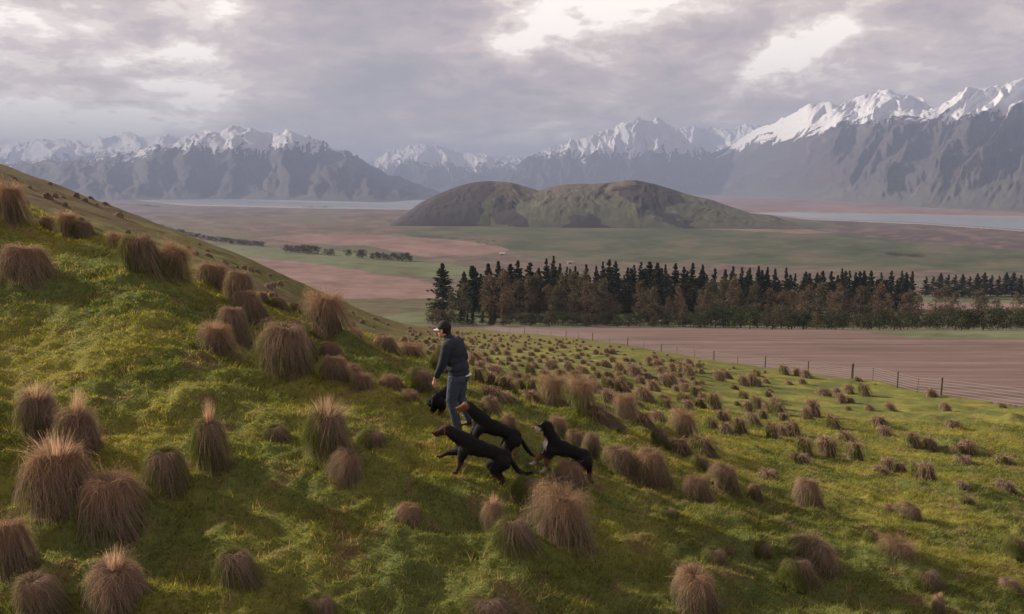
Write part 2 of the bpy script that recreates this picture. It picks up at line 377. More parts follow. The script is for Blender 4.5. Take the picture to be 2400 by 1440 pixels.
# ------------------------------------------------------------------ the large tussocks (photo position, size, label, tuft style, options)
T = [
    (8, 525, 64, 85, 'brown tussock cut by the left edge at the top of the near slope', 'b', dict(shag=1)),
    (105, 535, 38, 26, 'low brown tussock on the left crest beside a taller ginger pair', 'n', {}),
    (152, 562, 52, 56, 'ginger tussock on the left crest, left one of a touching pair', 'w', dict(shag=1)),
    (190, 568, 48, 48, 'ginger tussock on the left crest, right one of a touching pair', 'b', {}),
    (262, 588, 44, 36, 'small ginger tussock just left of the big green-sided crest tussock', 'b', dict(shag=1)),
    (318, 648, 100, 96, 'big crest tussock with green left side and ginger top', 'b', dict(gr=1)),
    (380, 662, 84, 84, 'drooping straw-coloured tussock leaning off the big green-sided one', 'n', dict(lean=.2, shag=1)),
    (36, 668, 130, 90, 'wide reddish-brown tussock at the left edge with pale drooping right side', 'n', dict(lean=.1)),
    (488, 686, 96, 66, 'rounded tussock with ginger hair-like top on the crest, left of a steeper one', 'b', {}),
    (545, 716, 82, 78, 'crest tussock with bright straw fringe down its right side', 'n', dict(lean=.1)),
    (577, 752, 70, 66, 'grey-brown mound tussock below the straw-fringed one', '', {}),
    (610, 710, 32, 24, 'small ginger tussock on the crest behind the grey-brown mound', 'n', {}),
    (648, 726, 42, 24, 'low ginger tussock on the crest between the mound and the tall orange one', 'n', {}),
    (686, 735, 34, 26, 'small dark-hearted tussock left of the tall orange crest tussock', 'n', {}),
    (532, 800, 74, 76, 'smooth brown mound tussock above the big round one', '', {}),
    (497, 832, 72, 64, 'short tussock with bright straw tips left of the big round one', 'w', dict(shag=1)),
    (640, 898, 138, 140, 'biggest round haystack tussock, left of the man', 'n', dict(lean=.08)),
    (682, 815, 54, 66, 'pinkish tussock tucked behind the biggest round one', 'n', {}),
    (752, 806, 104, 110, 'tall tussock with thick orange crown on the crest', 'b', dict(shag=1)),
    (716, 846, 42, 52, 'small dark mound against the right side of the biggest round tussock', '', {}),
    (768, 842, 54, 38, 'dark mound with pale rim below the tall orange-crowned tussock', '', {}),
    (775, 910, 76, 72, 'brown mound tussock right of the biggest round one', '', {}),
    (820, 900, 52, 44, 'brown tussock leaning on the right of a larger mound', '', dict(lean=.2)),
    (845, 922, 54, 40, 'little orange tussock on the slope between the mounds and the man', 'b', dict(shag=1)),
    (912, 918, 56, 36, 'flat ginger-topped tussock a few steps left of the man', 'b', {}),
    (975, 922, 72, 54, 'green-fronted tussock next to the man, on his left', 'b', dict(gr=1)),
    (958, 940, 40, 20, 'low wisp of straw grass below the ginger-topped tussock', 'n', dict(shag=1)),
    (830, 800, 36, 26, 'small straw tussock on the crest right of the tall orange one', 'n', dict(shag=1)),
    (898, 832, 60, 42, 'brown tussock on the crest, left one of a flat pair', 'n', {}),
    (958, 846, 62, 34, 'flat pinkish tussock on the crest, right one of a flat pair', 'n', dict(shag=1)),
    (1022, 876, 50, 56, 'green tussock directly behind the man', 'g', dict(gr=1)),
    (1145, 980, 50, 50, 'brown tussock just right of the man beyond the dogs', 'n', {}),
    (1186, 1018, 42, 46, 'brown tussock rising behind the hindmost tail of the middle dog', 'n', {}),
    (1302, 962, 76, 76, 'big ginger tussock beyond the right-hand dog, left of a pair', 'b', dict(shag=1)),
    (1354, 975, 72, 80, 'big shaggy tussock beyond the right-hand dog, right of a pair', 'b', dict(shag=1, lean=.1)),
    (1466, 992, 54, 60, 'upright shaggy tussock right of the big shaggy pair', 'b', dict(shag=1)),
    (1600, 1032, 58, 62, 'orange-topped tussock mid slope right of the dogs', 'b', dict(shag=1)),
    (1306, 1024, 42, 40, 'ginger tuft showing over the back of the right-hand dog', 'b', dict(shag=1)),
    (1344, 1046, 50, 36, 'pinkish tussock behind the rump of the right-hand dog', 'n', {}),
    (1380, 1076, 44, 62, 'narrow tussock standing behind the tail of the right-hand dog', 'n', {}),
    (1448, 1116, 88, 64, 'wide rounded tussock, left of a touching pair right of the dogs', 'n', {}),
    (1520, 1146, 84, 94, 'tall rounded tussock, right of a touching pair right of the dogs', 'n', {}),
    (1322, 1160, 86, 76, 'pinkish tussock in front of the right-hand dog', 'n', dict(lean=.15)),
    (1216, 1192, 84, 70, 'tussock at the hind feet of the front dog, ginger on top', 'n', dict(lean=.2)),
    (1152, 1262, 66, 86, 'tussock with two upright ginger tufts below the dogs', 's', {}),
    (1295, 1290, 138, 130, 'broad shaggy tussock of a group of three below the dogs', 'b', dict(lean=.2, shag=1)),
    (1198, 1328, 120, 108, 'round tussock nearest the viewer in the group below the dogs', 'n', {}),
    (1630, 1196, 76, 78, 'blocky brown tussock right of centre on the lower slope', 'n', {}),
    (1690, 1150, 74, 60, 'brown mound tussock behind and right of the blocky one', '', dict(lean=.2)),
    (1768, 1176, 38, 42, 'small dark pointed tussock right of a brown mound', '', dict(lean=.15)),
    (1638, 1104, 46, 34, 'small dark green mound above the blocky brown tussock', '', dict(gr=1)),
    (1890, 1204, 76, 80, 'lone rounded tussock with orange top on the right slope', 'b', {}),
    (862, 1066, 80, 54, 'green-brown mound left of the front dog', '', dict(gr=1)),
    (745, 1090, 128, 132, 'large tussock with upright ginger fan left of the front dog', 'w', {}),
    (786, 1150, 92, 96, 'long drooping skirt tussock under the ginger-fan one', 'n', dict(lean=.3)),
    (640, 1044, 66, 44, 'low green mound left of the ginger-fan tussock', '', dict(gr=1)),
    (478, 1122, 96, 150, 'tall cone tussock with a ginger topknot on the left slope', 's', {}),
    (368, 1160, 106, 112, 'round dark tussock with green left rim beside the topknot one', 'g', dict(gr=1)),
    (70, 1045, 115, 130, 'tall tussock at the left with curly ginger top, left of a leaning one', 'w', {}),
    (150, 1112, 125, 160, 'tall tussock leaning right with a ginger spike, near the left edge', 's', dict(lean=.25)),
    (115, 1240, 180, 185, 'huge tussock with wide ginger fan near the left edge', 'w', {}),
    (245, 1262, 165, 145, 'broad round tussock joined to the right of the huge fan one', 'n', {}),
    (0, 1378, 112, 156, 'tall pinkish tussock cut by the left edge low in the picture', 'n', {}),
    (72, 1462, 126, 110, 'rounded tussock in the lower left corner', 'n', {}),
    (252, 1464, 160, 148, 'tussock with a bright orange topknot at the bottom left', 's', {}),
    (540, 1396, 112, 104, 'dark green-brown mound at the bottom, left of centre', '', dict(gr=1)),
    (950, 1236, 72, 50, 'low brown mound at the centre bottom below the front dog', '', {}),
    (740, 1452, 86, 52, 'yellow-green mound at the very bottom left of centre', 'g', dict(gr=1)),
    (1140, 1452, 130, 50, 'wide yellow-green hummock at the very bottom centre', '', dict(gr=1)),
    (1620, 1452, 122, 118, 'large ginger-haired tussock at the bottom right of centre', 'b', {}),
    (1788, 1318, 44, 48, 'small dark rounded tussock on the lower right slope', '', {}),
    (1672, 1334, 72, 46, 'dark green double mound above the bottom ginger-haired tussock', '', dict(gr=1)),
    (1712, 1316, 36, 34, 'small brown mound behind the dark green double mound', '', {}),
    (1900, 1352, 130, 84, 'wide brown sloping tussock at the lower right, back of a pair', 'n', dict(lean=.3)),
    (1872, 1402, 100, 86, 'green-topped tussock at the lower right, front of a pair', 'n', dict(gr=1)),
    (2044, 1286, 42, 40, 'small dark mound on the right slope above a straw tangle', '', dict(gr=1)),
    (2104, 1338, 92, 66, 'tussock with straw tangle on its right at the lower right', 'n', dict(lean=.2, shag=1)),
    (2176, 1392, 84, 52, 'low dark mound below the straw-tangled tussock', '', dict(gr=1)),
    (2384, 1318, 64, 52, 'rounded tussock at the right edge low in the picture', 'n', dict(gr=1)),
    (2130, 1224, 66, 42, 'low pointed dark mound on the right slope', '', dict(lean=.2)),
    (2088, 1208, 34, 20, 'small straw tuft left of a low pointed dark mound', 'n', dict(shag=1)),
    (2370, 1390, 56, 30, 'flat brown mound by the right edge near the bottom', '', {}),
    (2196, 1440, 34, 44, 'thin reddish tuft at the bottom edge right of centre', 's', {}),
    (1566, 1220, 52, 26, 'low dark hummock left of the blocky brown tussock', '', dict(gr=1)),
    (1545, 1046, 44, 38, 'dark green cone below the orange-topped mid tussock', '', dict(gr=1)),
]
TP = [hit(q[0], q[1] - .06 * q[3]) for q in T]
_m = []
for q, p in zip(T, TP):
    if p is None: continue
    wr = q[2] / F * p[1] * .5; hr = q[3] / F * p[1] * .84
    _m.append((p[0] + .30 * wr, p[1] + wr * .45, wr * 1.05, .17 * hr, .9))
_r = random.Random(3)
for _ in range(170):      # bare turf hummocks between them
    D = math.exp(_r.uniform(math.log(7.5), math.log(45))); x = _r.uniform(-.66, .66) * D; w_ = _r.uniform(.16, .42) * (1 + D * .012)
    _m.append((x, D, w_, w_ * _r.uniform(.16, .42), _r.uniform(.6, 1.6)))
MOUNDS = _m

# ------------------------------------------------------------------ hillside
def grid_faces(nr, nc):
    i = np.arange(nr - 1)[:, None] * nc + np.arange(nc - 1)[None]
    return np.stack([i, i + 1, i + nc + 1, i + nc], -1).reshape(-1, 4)


NR, NC = 760, 640
Dn = np.exp(np.linspace(math.log(2.0), math.log(340), NR)); Dn = np.concatenate([[-3.0, -1.0, .6, 1.4], Dn]); NR += 4
un = np.linspace(-1, 1, NC); un = np.sign(un) * (np.abs(un) ** 1.12) * 1.0
X = un[None] * (np.maximum(Dn, 0)[:, None] * 0.98 + 6.0 / (1 + np.maximum(Dn, 0)[:, None] * .12)); Y = np.repeat(Dn[:, None], NC, 1)
Z = hill(X, Y)
# colour of the turf: green, with trodden brown soil and dry grass here and there
g1 = fbm(X * .35, Y * .35, 4, 101); g2 = fbm(X * 1.7, Y * 1.7, 3, 111); g3 = fbm(X * .03, Y * .03, 3, 121)
green = np.array([.075, .102, .034]); yel = np.array([.20, .185, .045]); brown = np.array([.13, .085, .050]); spur = np.array([.105, .082, .040]); dkg = np.array([.05, .085, .035])
c = green + (yel - green) * (.25 + .6 * sstep(.35, .75, g1))[..., None]
c = c + (dkg - c) * (sstep(.5, .25, g1) * .3)[..., None]
c = c + (brown - c) * (sstep(.60, .78, g2) * .65)[..., None]
sp = sstep(50, 70, Y) * sstep(-2, -14, X)
sp2 = sp * (.35 + .65 * sstep(.35, .6, g3 + .25 * sstep(-25, -70, X)))
c = c + (spur - c) * sp2[..., None]
far = sstep(55, 120, Y) * (1 - sp); c = c + (np.array([.125, .110, .045]) - c) * (far * .6)[..., None]
turf = mat('turf', attr='col', nscale=5.0, namt=.3, bump=.03, bscale=16, rough=.95, spec=.05)
tag(mk('hillside', np.stack([X, Y, Z], -1), grid_faces(NR, NC), turf, smooth=True, cols=c.reshape(-1, 3)), 'steep tussock-dotted green hillside falling away to the right', kind='structure')

# ------------------------------------------------------------------ valley floor, cut into fields
def inpoly(px, py, poly):
    r = np.zeros(px.shape, bool); n = len(poly); j = n - 1
    for i in range(n):
        xi, yi = poly[i]; xj, yj = poly[j]
        if yi != yj:
            r ^= ((yi > py) != (yj > py)) & (px < (xj - xi) * (py - yi) / (yj - yi) + xi)
        j = i
    return r


NR, NC = 620, 760
Dn = np.exp(np.linspace(math.log(34), math.log(33000), NR)); un = np.linspace(-.95, .95, NC)
Dn = np.concatenate([Dn])
X = un[None] * Dn[:, None]; Y = np.repeat(Dn[:, None], NC, 1)
Z = zv(Y)
# keep the sheet under the hillside on the near side of the fence
m_ = Y < 330
hz = hill(X[m_], Y[m_], False)
uu = X[m_] / Y[m_]; df = np.interp(uu, FU, FD)
inside = ((Y[m_] < df) | (uu < FU[0]))
zz = Z[m_]; zz = np.where(inside & (Y[m_] < df + 1), np.minimum(zz, hz - .8), zz); Z[m_] = zz
PY = np.interp(np.log(Dn), _lv, _yv)[:, None] + 0 * X
dn = np.cos(PITCH) + (720 - PY) / F * np.sin(PITCH)
PX = 1200 + un[None] * dn * F + 0 * Y
wx = (fbm(PX * .02, PY * .05, 3, 3) - .5) * 14; wy = (fbm(PX * .012, PY * .03, 3, 8) - .5) * 4
QX = PX + wx; QY = PY + wy * sstep(470, 560, PY)
cA = dict(  # land colours darkened: the cloud shadow over the valley is put into them
    plain=(0.113, 0.091, 0.081), mauve=(0.091, 0.073, 0.076), pink=(0.176, 0.121, 0.111), green=(0.069, 0.080, 0.054), pale=(0.132, 0.120, 0.084),
    plough=(0.135, 0.098, 0.092), olive=(0.092, 0.084, 0.052), bright=(0.103, 0.118, 0.068), river=(.5, .5, .5), gravel=(.36, .33, .33))
REG = [
    ('green_paddock', 'green', [(925, 546), (1000, 534), (1100, 530), (1500, 533), (1900, 545), (2050, 556), (2400, 588), (3000, 620), (3000, 655), (2400, 640), (2100, 632), (1700, 618), (1400, 615), (1250, 606), (1190, 592), (1160, 572), (1000, 560)]),
    ('stubble_strip', 'pink', [(1500, 531), (1800, 533), (2000, 545), (1900, 548), (1700, 540)]),
    ('mauve_scrub_flat', 'mauve', [(1760, 512), (1900, 516), (2400, 543), (3000, 566), (3000, 610), (2400, 586), (2200, 575), (2000, 552), (1900, 540), (1850, 528)]),
    ('distant_pink_flat', 'pink', [(1600, 452), (1900, 462), (2150, 485), (2400, 499), (3000, 512), (3000, 522), (2400, 510), (2000, 503), (1800, 498), (1700, 488)]),
    ('far_stubble_field', 'pink', [(628, 556), (690, 549), (860, 549), (990, 558), (1110, 566), (1160, 573), (1195, 588), (1110, 600), (980, 600), (930, 590), (860, 578), (700, 570)]),
    ('small_green_paddock', 'green', [(730, 578), (860, 576), (940, 592), (970, 605), (900, 600), (800, 590)]),
    ('scrub_flat', 'mauve', [(250, 486), (500, 488), (620, 492), (700, 502), (560, 512), (420, 515), (300, 505)]),
    ('pale_green_strip', 'bright', [(430, 560), (520, 571), (640, 578), (820, 592), (960, 606), (1100, 626), (1130, 655), (1000, 650), (880, 640), (700, 612), (540, 598), (470, 580)]),
    ('lower_stubble_field', 'pink', [(540, 600), (700, 613), (860, 638), (960, 652), (1020, 668), (1040, 700), (800, 700), (700, 680), (600, 640)]),
    ('olive_paddock', 'olive', [(760, 702), (1040, 701), (1040, 728), (940, 734), (860, 742), (820, 725)]),
    ('bright_paddock', 'bright', [(840, 748), (1000, 730), (1300, 722), (1700, 722), (2000, 728), (2600, 724), (2600, 772), (2000, 768), (1500, 763), (1000, 760), (900, 770)]),
    ('green_strip', 'bright', [(1960, 690), (2600, 700), (2600, 716), (1960, 705)]),
    ('narrow_stubble', 'pink', [(1960, 706), (2600, 717), (2600, 726), (1960, 727)]),
    ('verge', 'bright', [(2030, 778), (2150, 773), (3000, 770), (3000, 800), (2400, 797), (2150, 793)]),
]
reg = np.zeros(X.shape, int)
for i, (nm, cc, poly) in enumerate(REG): reg[inpoly(QX, QY, poly)] = i + 1
plf = (PY > 769.5 + 12 * sstep(1700, 2300, PX)) & (PX > 940) & ~((reg == len(REG)))
reg[plf] = len(REG) + 1
allreg = [('valley_floor', 'plain')] + [(a, c_) for a, c_, p in REG] + [('ploughed_field', 'plough')]
fieldmats = {}
for k, v in cA.items():
    m = bpy.data.materials.new(k + '_land'); m.use_nodes = True; t = m.node_tree; t.nodes.clear(); B = NB(t)
    out = B.n('ShaderNodeOutputMaterial'); at = B.n('ShaderNodeAttribute'); at.attribute_name = 'col'
    p = B.n('ShaderNodeBsdfPrincipled'); p.inputs['Roughness'].default_value = .95; p.inputs['Specular IOR Level'].default_value = .05
    geo = B.n('ShaderNodeNewGeometry'); mp = B.n('ShaderNodeMapping'); mp.inputs['Scale'].default_value = (.35, 1, 1)
    B.link(geo.outputs['Position'], mp.inputs[0])
    f = B.noise(mp.outputs[0], .12, 8, .7)
    cc = B.mix(1.0, at.outputs['Color'], B.ramp(f, [(.3, .72), (.7, 1.22)]), 'MULTIPLY')
    mp2 = B.n('ShaderNodeMapping'); mp2.inputs['Scale'].default_value = (.06, 1, 1); mp2.inputs['Rotation'].default_value = (0, 0, .12); B.link(geo.outputs['Position'], mp2.inputs[0])
    cc = B.mix(1.0, cc, B.ramp(B.noise(mp2.outputs[0], .55, 4, .75), [(.35, .80), (.65, 1.20)]), 'MULTIPLY')
    B.link(cc, p.inputs['Base Color']); B.link(p.outputs[0], out.inputs[0]); fieldmats[k] = m
P3 = np.stack([X, Y, Z], -1)
nA = fbm(PX * .006, PY * .05, 4, 41); nB = fbm(PX * .02, PY * .16, 4, 43); nC = fbm(X * .004, Y * .002, 4, 47)
row = np.abs(((X * .16 + Y * .10 + 3 * fbm(X * .01, Y * .01, 2, 5)) % 1) - .5)
faces = grid_faces(NR, NC); fr = reg[:-1, :-1].ravel()
base = np.zeros(X.shape + (3,))
for i, (nm, k) in enumerate(allreg):
    cc = np.array(cA[k]); mm = reg == i
    f = (.72 + .56 * nA + .5 * (nB - .5))[..., None]
    col = cc * f
    if k in ('green',): col = col + (np.array([.12, .10, .075]) - col) * (sstep(.45, .75, nA) * .6)[..., None]
    if k in ('mauve', 'plain'): col = col + (np.array([.17, .12, .11]) - col) * (sstep(.5, .7, nB) * .5)[..., None]
    if k == 'plain': col = col + (np.array([.085, .095, .06]) - col) * (sstep(.5, .62, nA) * .5)[..., None]
    if k == 'plough':
        col = cc * (.80 + .30 * fbm(X * .02, Y * .07, 4, 66) + .34 * (fbm(X * .008 + Y * .03, Y * .30, 3, 67) - .25) + .10 * (((Y * .11 + X * .018 + .8 * fbm(X * .01, Y * .01, 2, 68)) % 1) < .10))[..., None]
    base[mm] = np.clip(col, 0, 1)[mm]
for i, (nm, k) in enumerate(allreg):
    sel = faces[fr == i]
    if len(sel) == 0: continue
    uq, inv = np.unique(sel, return_inverse=True)
    V = P3.reshape(-1, 3)[uq]; cl = base.reshape(-1, 3)[uq]
    tag(mk(nm, V, inv.reshape(-1, 4), fieldmats[k], smooth=True, cols=cl), kind='structure')

# river: braided pale water, a sheet just above the flats
wm = bpy.data.materials.new('river_water'); wm.use_nodes = True; p = wm.node_tree.nodes['Principled BSDF']
p.inputs['Base Color'].default_value = (.13, .17, .20, 1); p.inputs['Roughness'].default_value = .28; p.inputs['IOR'].default_value = 1.33
B = NB(wm.node_tree); ge = B.n('ShaderNodeNewGeometry'); bn = B.n('ShaderNodeBump'); bn.inputs['Distance'].default_value = .25
B.link(B.noise(ge.outputs['Position'], .12, 5, .6), bn.inputs['Height']); B.link(bn.outputs[0], p.inputs['Normal'])
gm = mat('river_gravel', (.20, .18, .19), nscale=.01, namt=.3)


def drape(name, poly, m, lift, label):
    mm = inpoly(PX + wx * .6, PY + wy * .35, poly); fm = mm[:-1, :-1].ravel(); sel = faces[fm]
    uq, inv = np.unique(sel, return_inverse=True); V = P3.reshape(-1, 3)[uq].copy(); V[:, 2] += lift
    return tag(mk(name, V, inv.reshape(-1, 4), m, smooth=True), label, kind='structure')


drape('river_gravel', [(300, 468), (560, 466.5), (900, 476), (1000, 466), (1030, 462), (1000, 485), (960, 493), (700, 489), (430, 483)], gm, .8, 'pale gravel bed of the river at the foot of the far mountains')
drape('river', [(330, 470), (560, 469.5), (780, 477), (940, 478), (1000, 466), (960, 488), (780, 486), (450, 479)], wm, 1.4, 'pale braided river at the foot of the left mountains')
drape('river_gravel', [(1740, 498), (1850, 497), (2400, 508), (3000, 524), (3000, 572), (2400, 545), (2150, 527), (1900, 517)], gm, .8, 'pale gravel bed beside the right-hand river')
drape('river', [(1770, 501), (1850, 500), (2400, 513), (3000, 532), (3000, 560), (2400, 541), (2150, 523), (1900, 513)], wm, 1.4, 'wide pale blue river below the right-hand mountains')

# ------------------------------------------------------------------ mountains
mm_ = bpy.data.materials.new('mountain_rock_and_snow'); mm_.use_nodes = True; t = mm_.node_tree; t.nodes.clear(); B = NB(t)
out = B.n('ShaderNodeOutputMaterial'); p = B.n('ShaderNodeBsdfPrincipled'); p.inputs['Roughness'].default_value = .9; p.inputs['Specular IOR Level'].default_value = .1
at = B.n('ShaderNodeAttribute'); at.attribute_name = 'col'; sn = B.n('ShaderNodeAttribute'); sn.attribute_name = 'snow'
ge = B.n('ShaderNodeNewGeometry')
f1 = B.noise(ge.outputs['Position'], .012, 10, .75)
f2 = B.math('ADD', sn.outputs['Fac'], B.math('MULTIPLY', B.math('SUBTRACT', f1, .5), 1.6))
sf = B.ramp(f2, [(.44, 0.0), (.56, 1.0)])
rock = B.mix(1.0, at.outputs['Color'], B.ramp(f1, [(.3, .7), (.7, 1.3)]), 'MULTIPLY')
B.link(B.mix(sf, rock, (.58, .60, .65, 1)), p.inputs['Base Color'])
bn = B.n('ShaderNodeBump'); bn.inputs['Distance'].default_value = 24; bn.inputs['Strength'].default_value = .8; B.link(f1, bn.inputs['Height']); B.link(bn.outputs[0], p.inputs['Normal'])
B.link(p.outputs[0], out.inputs[0])


def mountain(name, label, skyl, foot, Dc, snowl, seed, spur=9.0, skew=0.0, jit=4.0, rockc=(.04, .037, .042), nx=520, nrow=150, curve=1.15, amp=.17, back=.35, Dc2=None):
    skyl = np.array(skyl, float); foot = np.array(foot, float); snowl = np.array(snowl, float)
    px = np.linspace(skyl[0, 0], skyl[-1, 0], nx)
    sy = np.interp(px, skyl[:, 0], skyl[:, 1])
    endf = np.minimum(sstep(0, .02, np.linspace(0, 1, nx)), 1)
    fy = np.interp(px, foot[:, 0], foot[:, 1]); Df = vD(fy); zf = zv(Df) - 6
    dc = np.full(nx, float(Dc)) if Dc2 is None else np.linspace(Dc, Dc2, nx)
    dc = np.maximum(dc, Df * 1.12) * (1 + .10 * (fbm(px * .006, px * 0 + 9, 3, seed + 3) - .5))
    zc_ = zpix(sy, dc)
    t = np.linspace(0, 1, nrow) ** .9
    tb = np.linspace(0, 1, 26)[1:]
    u = ((px - 1200) / F)[None]
    T = t[:, None] + 0 * u
    D = Df[None] + (dc - Df)[None] * T
    Hh = (zc_ - zf)[None]
    sx = px[None] / 100 * (spur / 9.0)
    wv = .5 * (fbm(px[None] * .02 + 0 * T, T * 4, 3, seed + 1) - .5)
    sk = sx + skew * T + wv
    rid = ridged(sk, T * .9 + seed, 3, seed + 2, .5)
    rid2 = ridged(sk * 2.7, T * 2.6 + seed, 4, seed + 12, .6)
    rid3 = ridged(sk * 8, T * 6 + seed, 4, seed + 22, .65)
    env = sstep(0, .25, T) * (1 - .55 * sstep(.6, 1, T))
    z = zf[None] + Hh * (T ** curve) + Hh * amp * (rid - .70) * env * 1.5 + Hh * amp * .38 * (rid2 - .70) * env + Hh * .022 * (rid3 - .7) * env
    top = sstep(.75, 1, T) * jit * dc[None] / F
    z = z + top * 2.4 * (rid2 - .72) + top * .9 * (rid3 - .72)
    D = D + (dc - Df)[None] * .2 * (rid - .7) * -np.sin(np.pi * T)
    e = (D * ((zc_ / dc)[None]) + top * 1.2 - z); z = np.where(e < 0, z + e * .85, z)
    syrow = 440 - z / D * F * .99
    sl = np.interp(px, snowl[:, 0], snowl[:, 1])[None]
    snow = .5 + np.minimum((sl - syrow) / 26.0, .75) + 1.1 * (.68 - rid) + 1.7 * (.68 - rid2) + 2.0 * (.66 - rid3)
    rc = np.array(rockc)
    cl = rc * (.7 + .6 * fbm(sk * 2.2, T * 1.2, 4, seed + 40))[..., None]
    scree = sstep(.62, .8, fbm(sk * 5, T * .9, 3, seed + 44))[..., None]
    cl = cl + (np.array([.12, .10, .10]) - cl) * scree * .75
    gr = sstep(.3, 0, T)[..., None]; cl = cl + (np.array([.075, .085, .06]) - cl) * gr * .5
    d_b = D[-1][None] * (1 + back * tb[:, None]); z_b = z[-1][None] - (zc_ - zf)[None] * (tb[:, None] ** 1.3) + 0 * d_b
    Da = np.concatenate([D, d_b]); Za = np.concatenate([z, z_b]); N2 = len(Da)
    dn_ = 1.0
    # exact horizontal position for each height
    yy = (Za / Da); ang = (math.cos(PITCH) + 0) ; fac = 1 / (math.cos(PITCH) - yy * math.sin(PITCH))
    Xa = u * Da / fac * 1.0
    Xa = u * Da * (math.cos(PITCH) - yy * math.sin(PITCH))
    cl = np.concatenate([cl, np.broadcast_to(cl[-1:], (len(tb), nx, 3))]); snow = np.concatenate([snow, np.broadcast_to(snow[-1:], (len(tb), nx))])
    o = mk(name, np.stack([Xa, Da, Za], -1), grid_faces(N2, nx), mm_, smooth=True, cols=cl.reshape(-1, 3), attrs={'snow': snow.ravel()})
    return tag(o, label, kind='structure')


mountain('mountain', 'pale distant snowy range at the far left, behind the nearer left mountains',
         [(-700, 370), (-300, 340), (0, 342), (60, 330), (140, 324), (200, 336), (235, 318), (300, 310), (345, 320), (400, 318), (460, 305), (560, 330), (700, 360), (800, 400)],
         [(-700, 460), (800, 460)], 21000, [(-700, 385), (0, 378), (200, 372), (500, 350), (800, 380)], 3, jit=5, amp=.15)
mountain('mountain', 'dark blue mountain with snow-capped jagged crest left of the hill',
         [(-800, 440), (-300, 400), (0, 384), (190, 374), (270, 362), (370, 341), (420, 330), (470, 312), (545, 299), (600, 302), (655, 301), (700, 315), (760, 336), (820, 356), (870, 385), (905, 402), (960, 424), (1030, 450), (1060, 462)],
         [(-800, 474), (200, 470), (560, 468), (900, 474), (1060, 466)], 12500, [(-800, 390), (0, 372), (190, 368), (300, 362), (400, 350), (560, 352), (640, 350), (760, 345), (850, 360), (1060, 380)], 17, spur=10, jit=4.5, amp=.2)
mountain('mountain', 'low snowy peak in the gap of the valley head',
         [(780, 400), (830, 388), (880, 376), (930, 346), (975, 336), (1030, 341), (1070, 353), (1110, 356), (1160, 366), (1205, 366), (1250, 384), (1330, 400)],
         [(780, 456), (1330, 456)], 24000, [(780, 392), (1000, 388), (1330, 395)], 29, jit=4, spur=12)
mountain('mountain', 'snowy ridge between the central peak and the right range',
         [(1500, 330), (1580, 302), (1650, 292), (1700, 298), (1740, 292), (1800, 300), (1900, 330), (2000, 380)],
         [(1500, 456), (2000, 456)], 23000, [(1500, 372), (2000, 372)], 37, jit=3)
mountain('mountain', 'central mountain with snowy pyramid peak above the grassy hill',
         [(1130, 440), (1180, 405), (1240, 368), (1290, 342), (1360, 322), (1430, 297), (1490, 281), (1540, 276), (1580, 300), (1620, 334), (1665, 362), (1720, 395), (1800, 440)],
         [(1130, 458), (1800, 457)], 15500, [(1130, 380), (1300, 366), (1500, 362), (1650, 360), (1800, 370)], 43, spur=13, jit=4, amp=.2)
mountain('mountain', 'great right-hand range with snowy tops and long scree slopes',
         [(1560, 450), (1620, 400), (1655, 368), (1700, 347), (1760, 303), (1830, 281), (1900, 247), (1990, 236), (2050, 214), (2085, 212), (2130, 226), (2200, 236), (2240, 216), (2290, 206), (2330, 206), (2380, 186), (2420, 176), (2500, 160), (2700, 120), (2900, 100), (3500, 110)],
         [(1560, 455), (1750, 459), (1900, 467), (2160, 487), (2400, 497), (3000, 508), (3500, 515)], 13500, [(1560, 370), (1750, 348), (1900, 312), (2100, 288), (2300, 288), (2400, 262), (3500, 160)], 67, spur=6, skew=-1.9, jit=5, rockc=(.055, .048, .052), nx=820, nrow=220, amp=.17, Dc2=6500)

# ------------------------------------------------------------------ the grassy hill in the middle of the valley
mh = mat('hill_grass', attr='col', nscale=.03, namt=.18)
cg = np.array([.066, .070, .048]); cs = np.array([.026, .022, .030]); cb = np.array([.082, .062, .050])  # hill colours lowered too, to carry the valley's cloud shade
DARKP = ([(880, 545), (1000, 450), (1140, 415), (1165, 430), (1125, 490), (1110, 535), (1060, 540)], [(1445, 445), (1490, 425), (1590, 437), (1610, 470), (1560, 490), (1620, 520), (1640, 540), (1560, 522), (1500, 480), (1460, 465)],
         [(1150, 470), (1190, 462), (1215, 490), (1240, 530), (1180, 530), (1145, 505)], [(1340, 505), (1400, 505), (1440, 536), (1320, 536)], [(1395, 448), (1425, 450), (1430, 468), (1405, 466)])


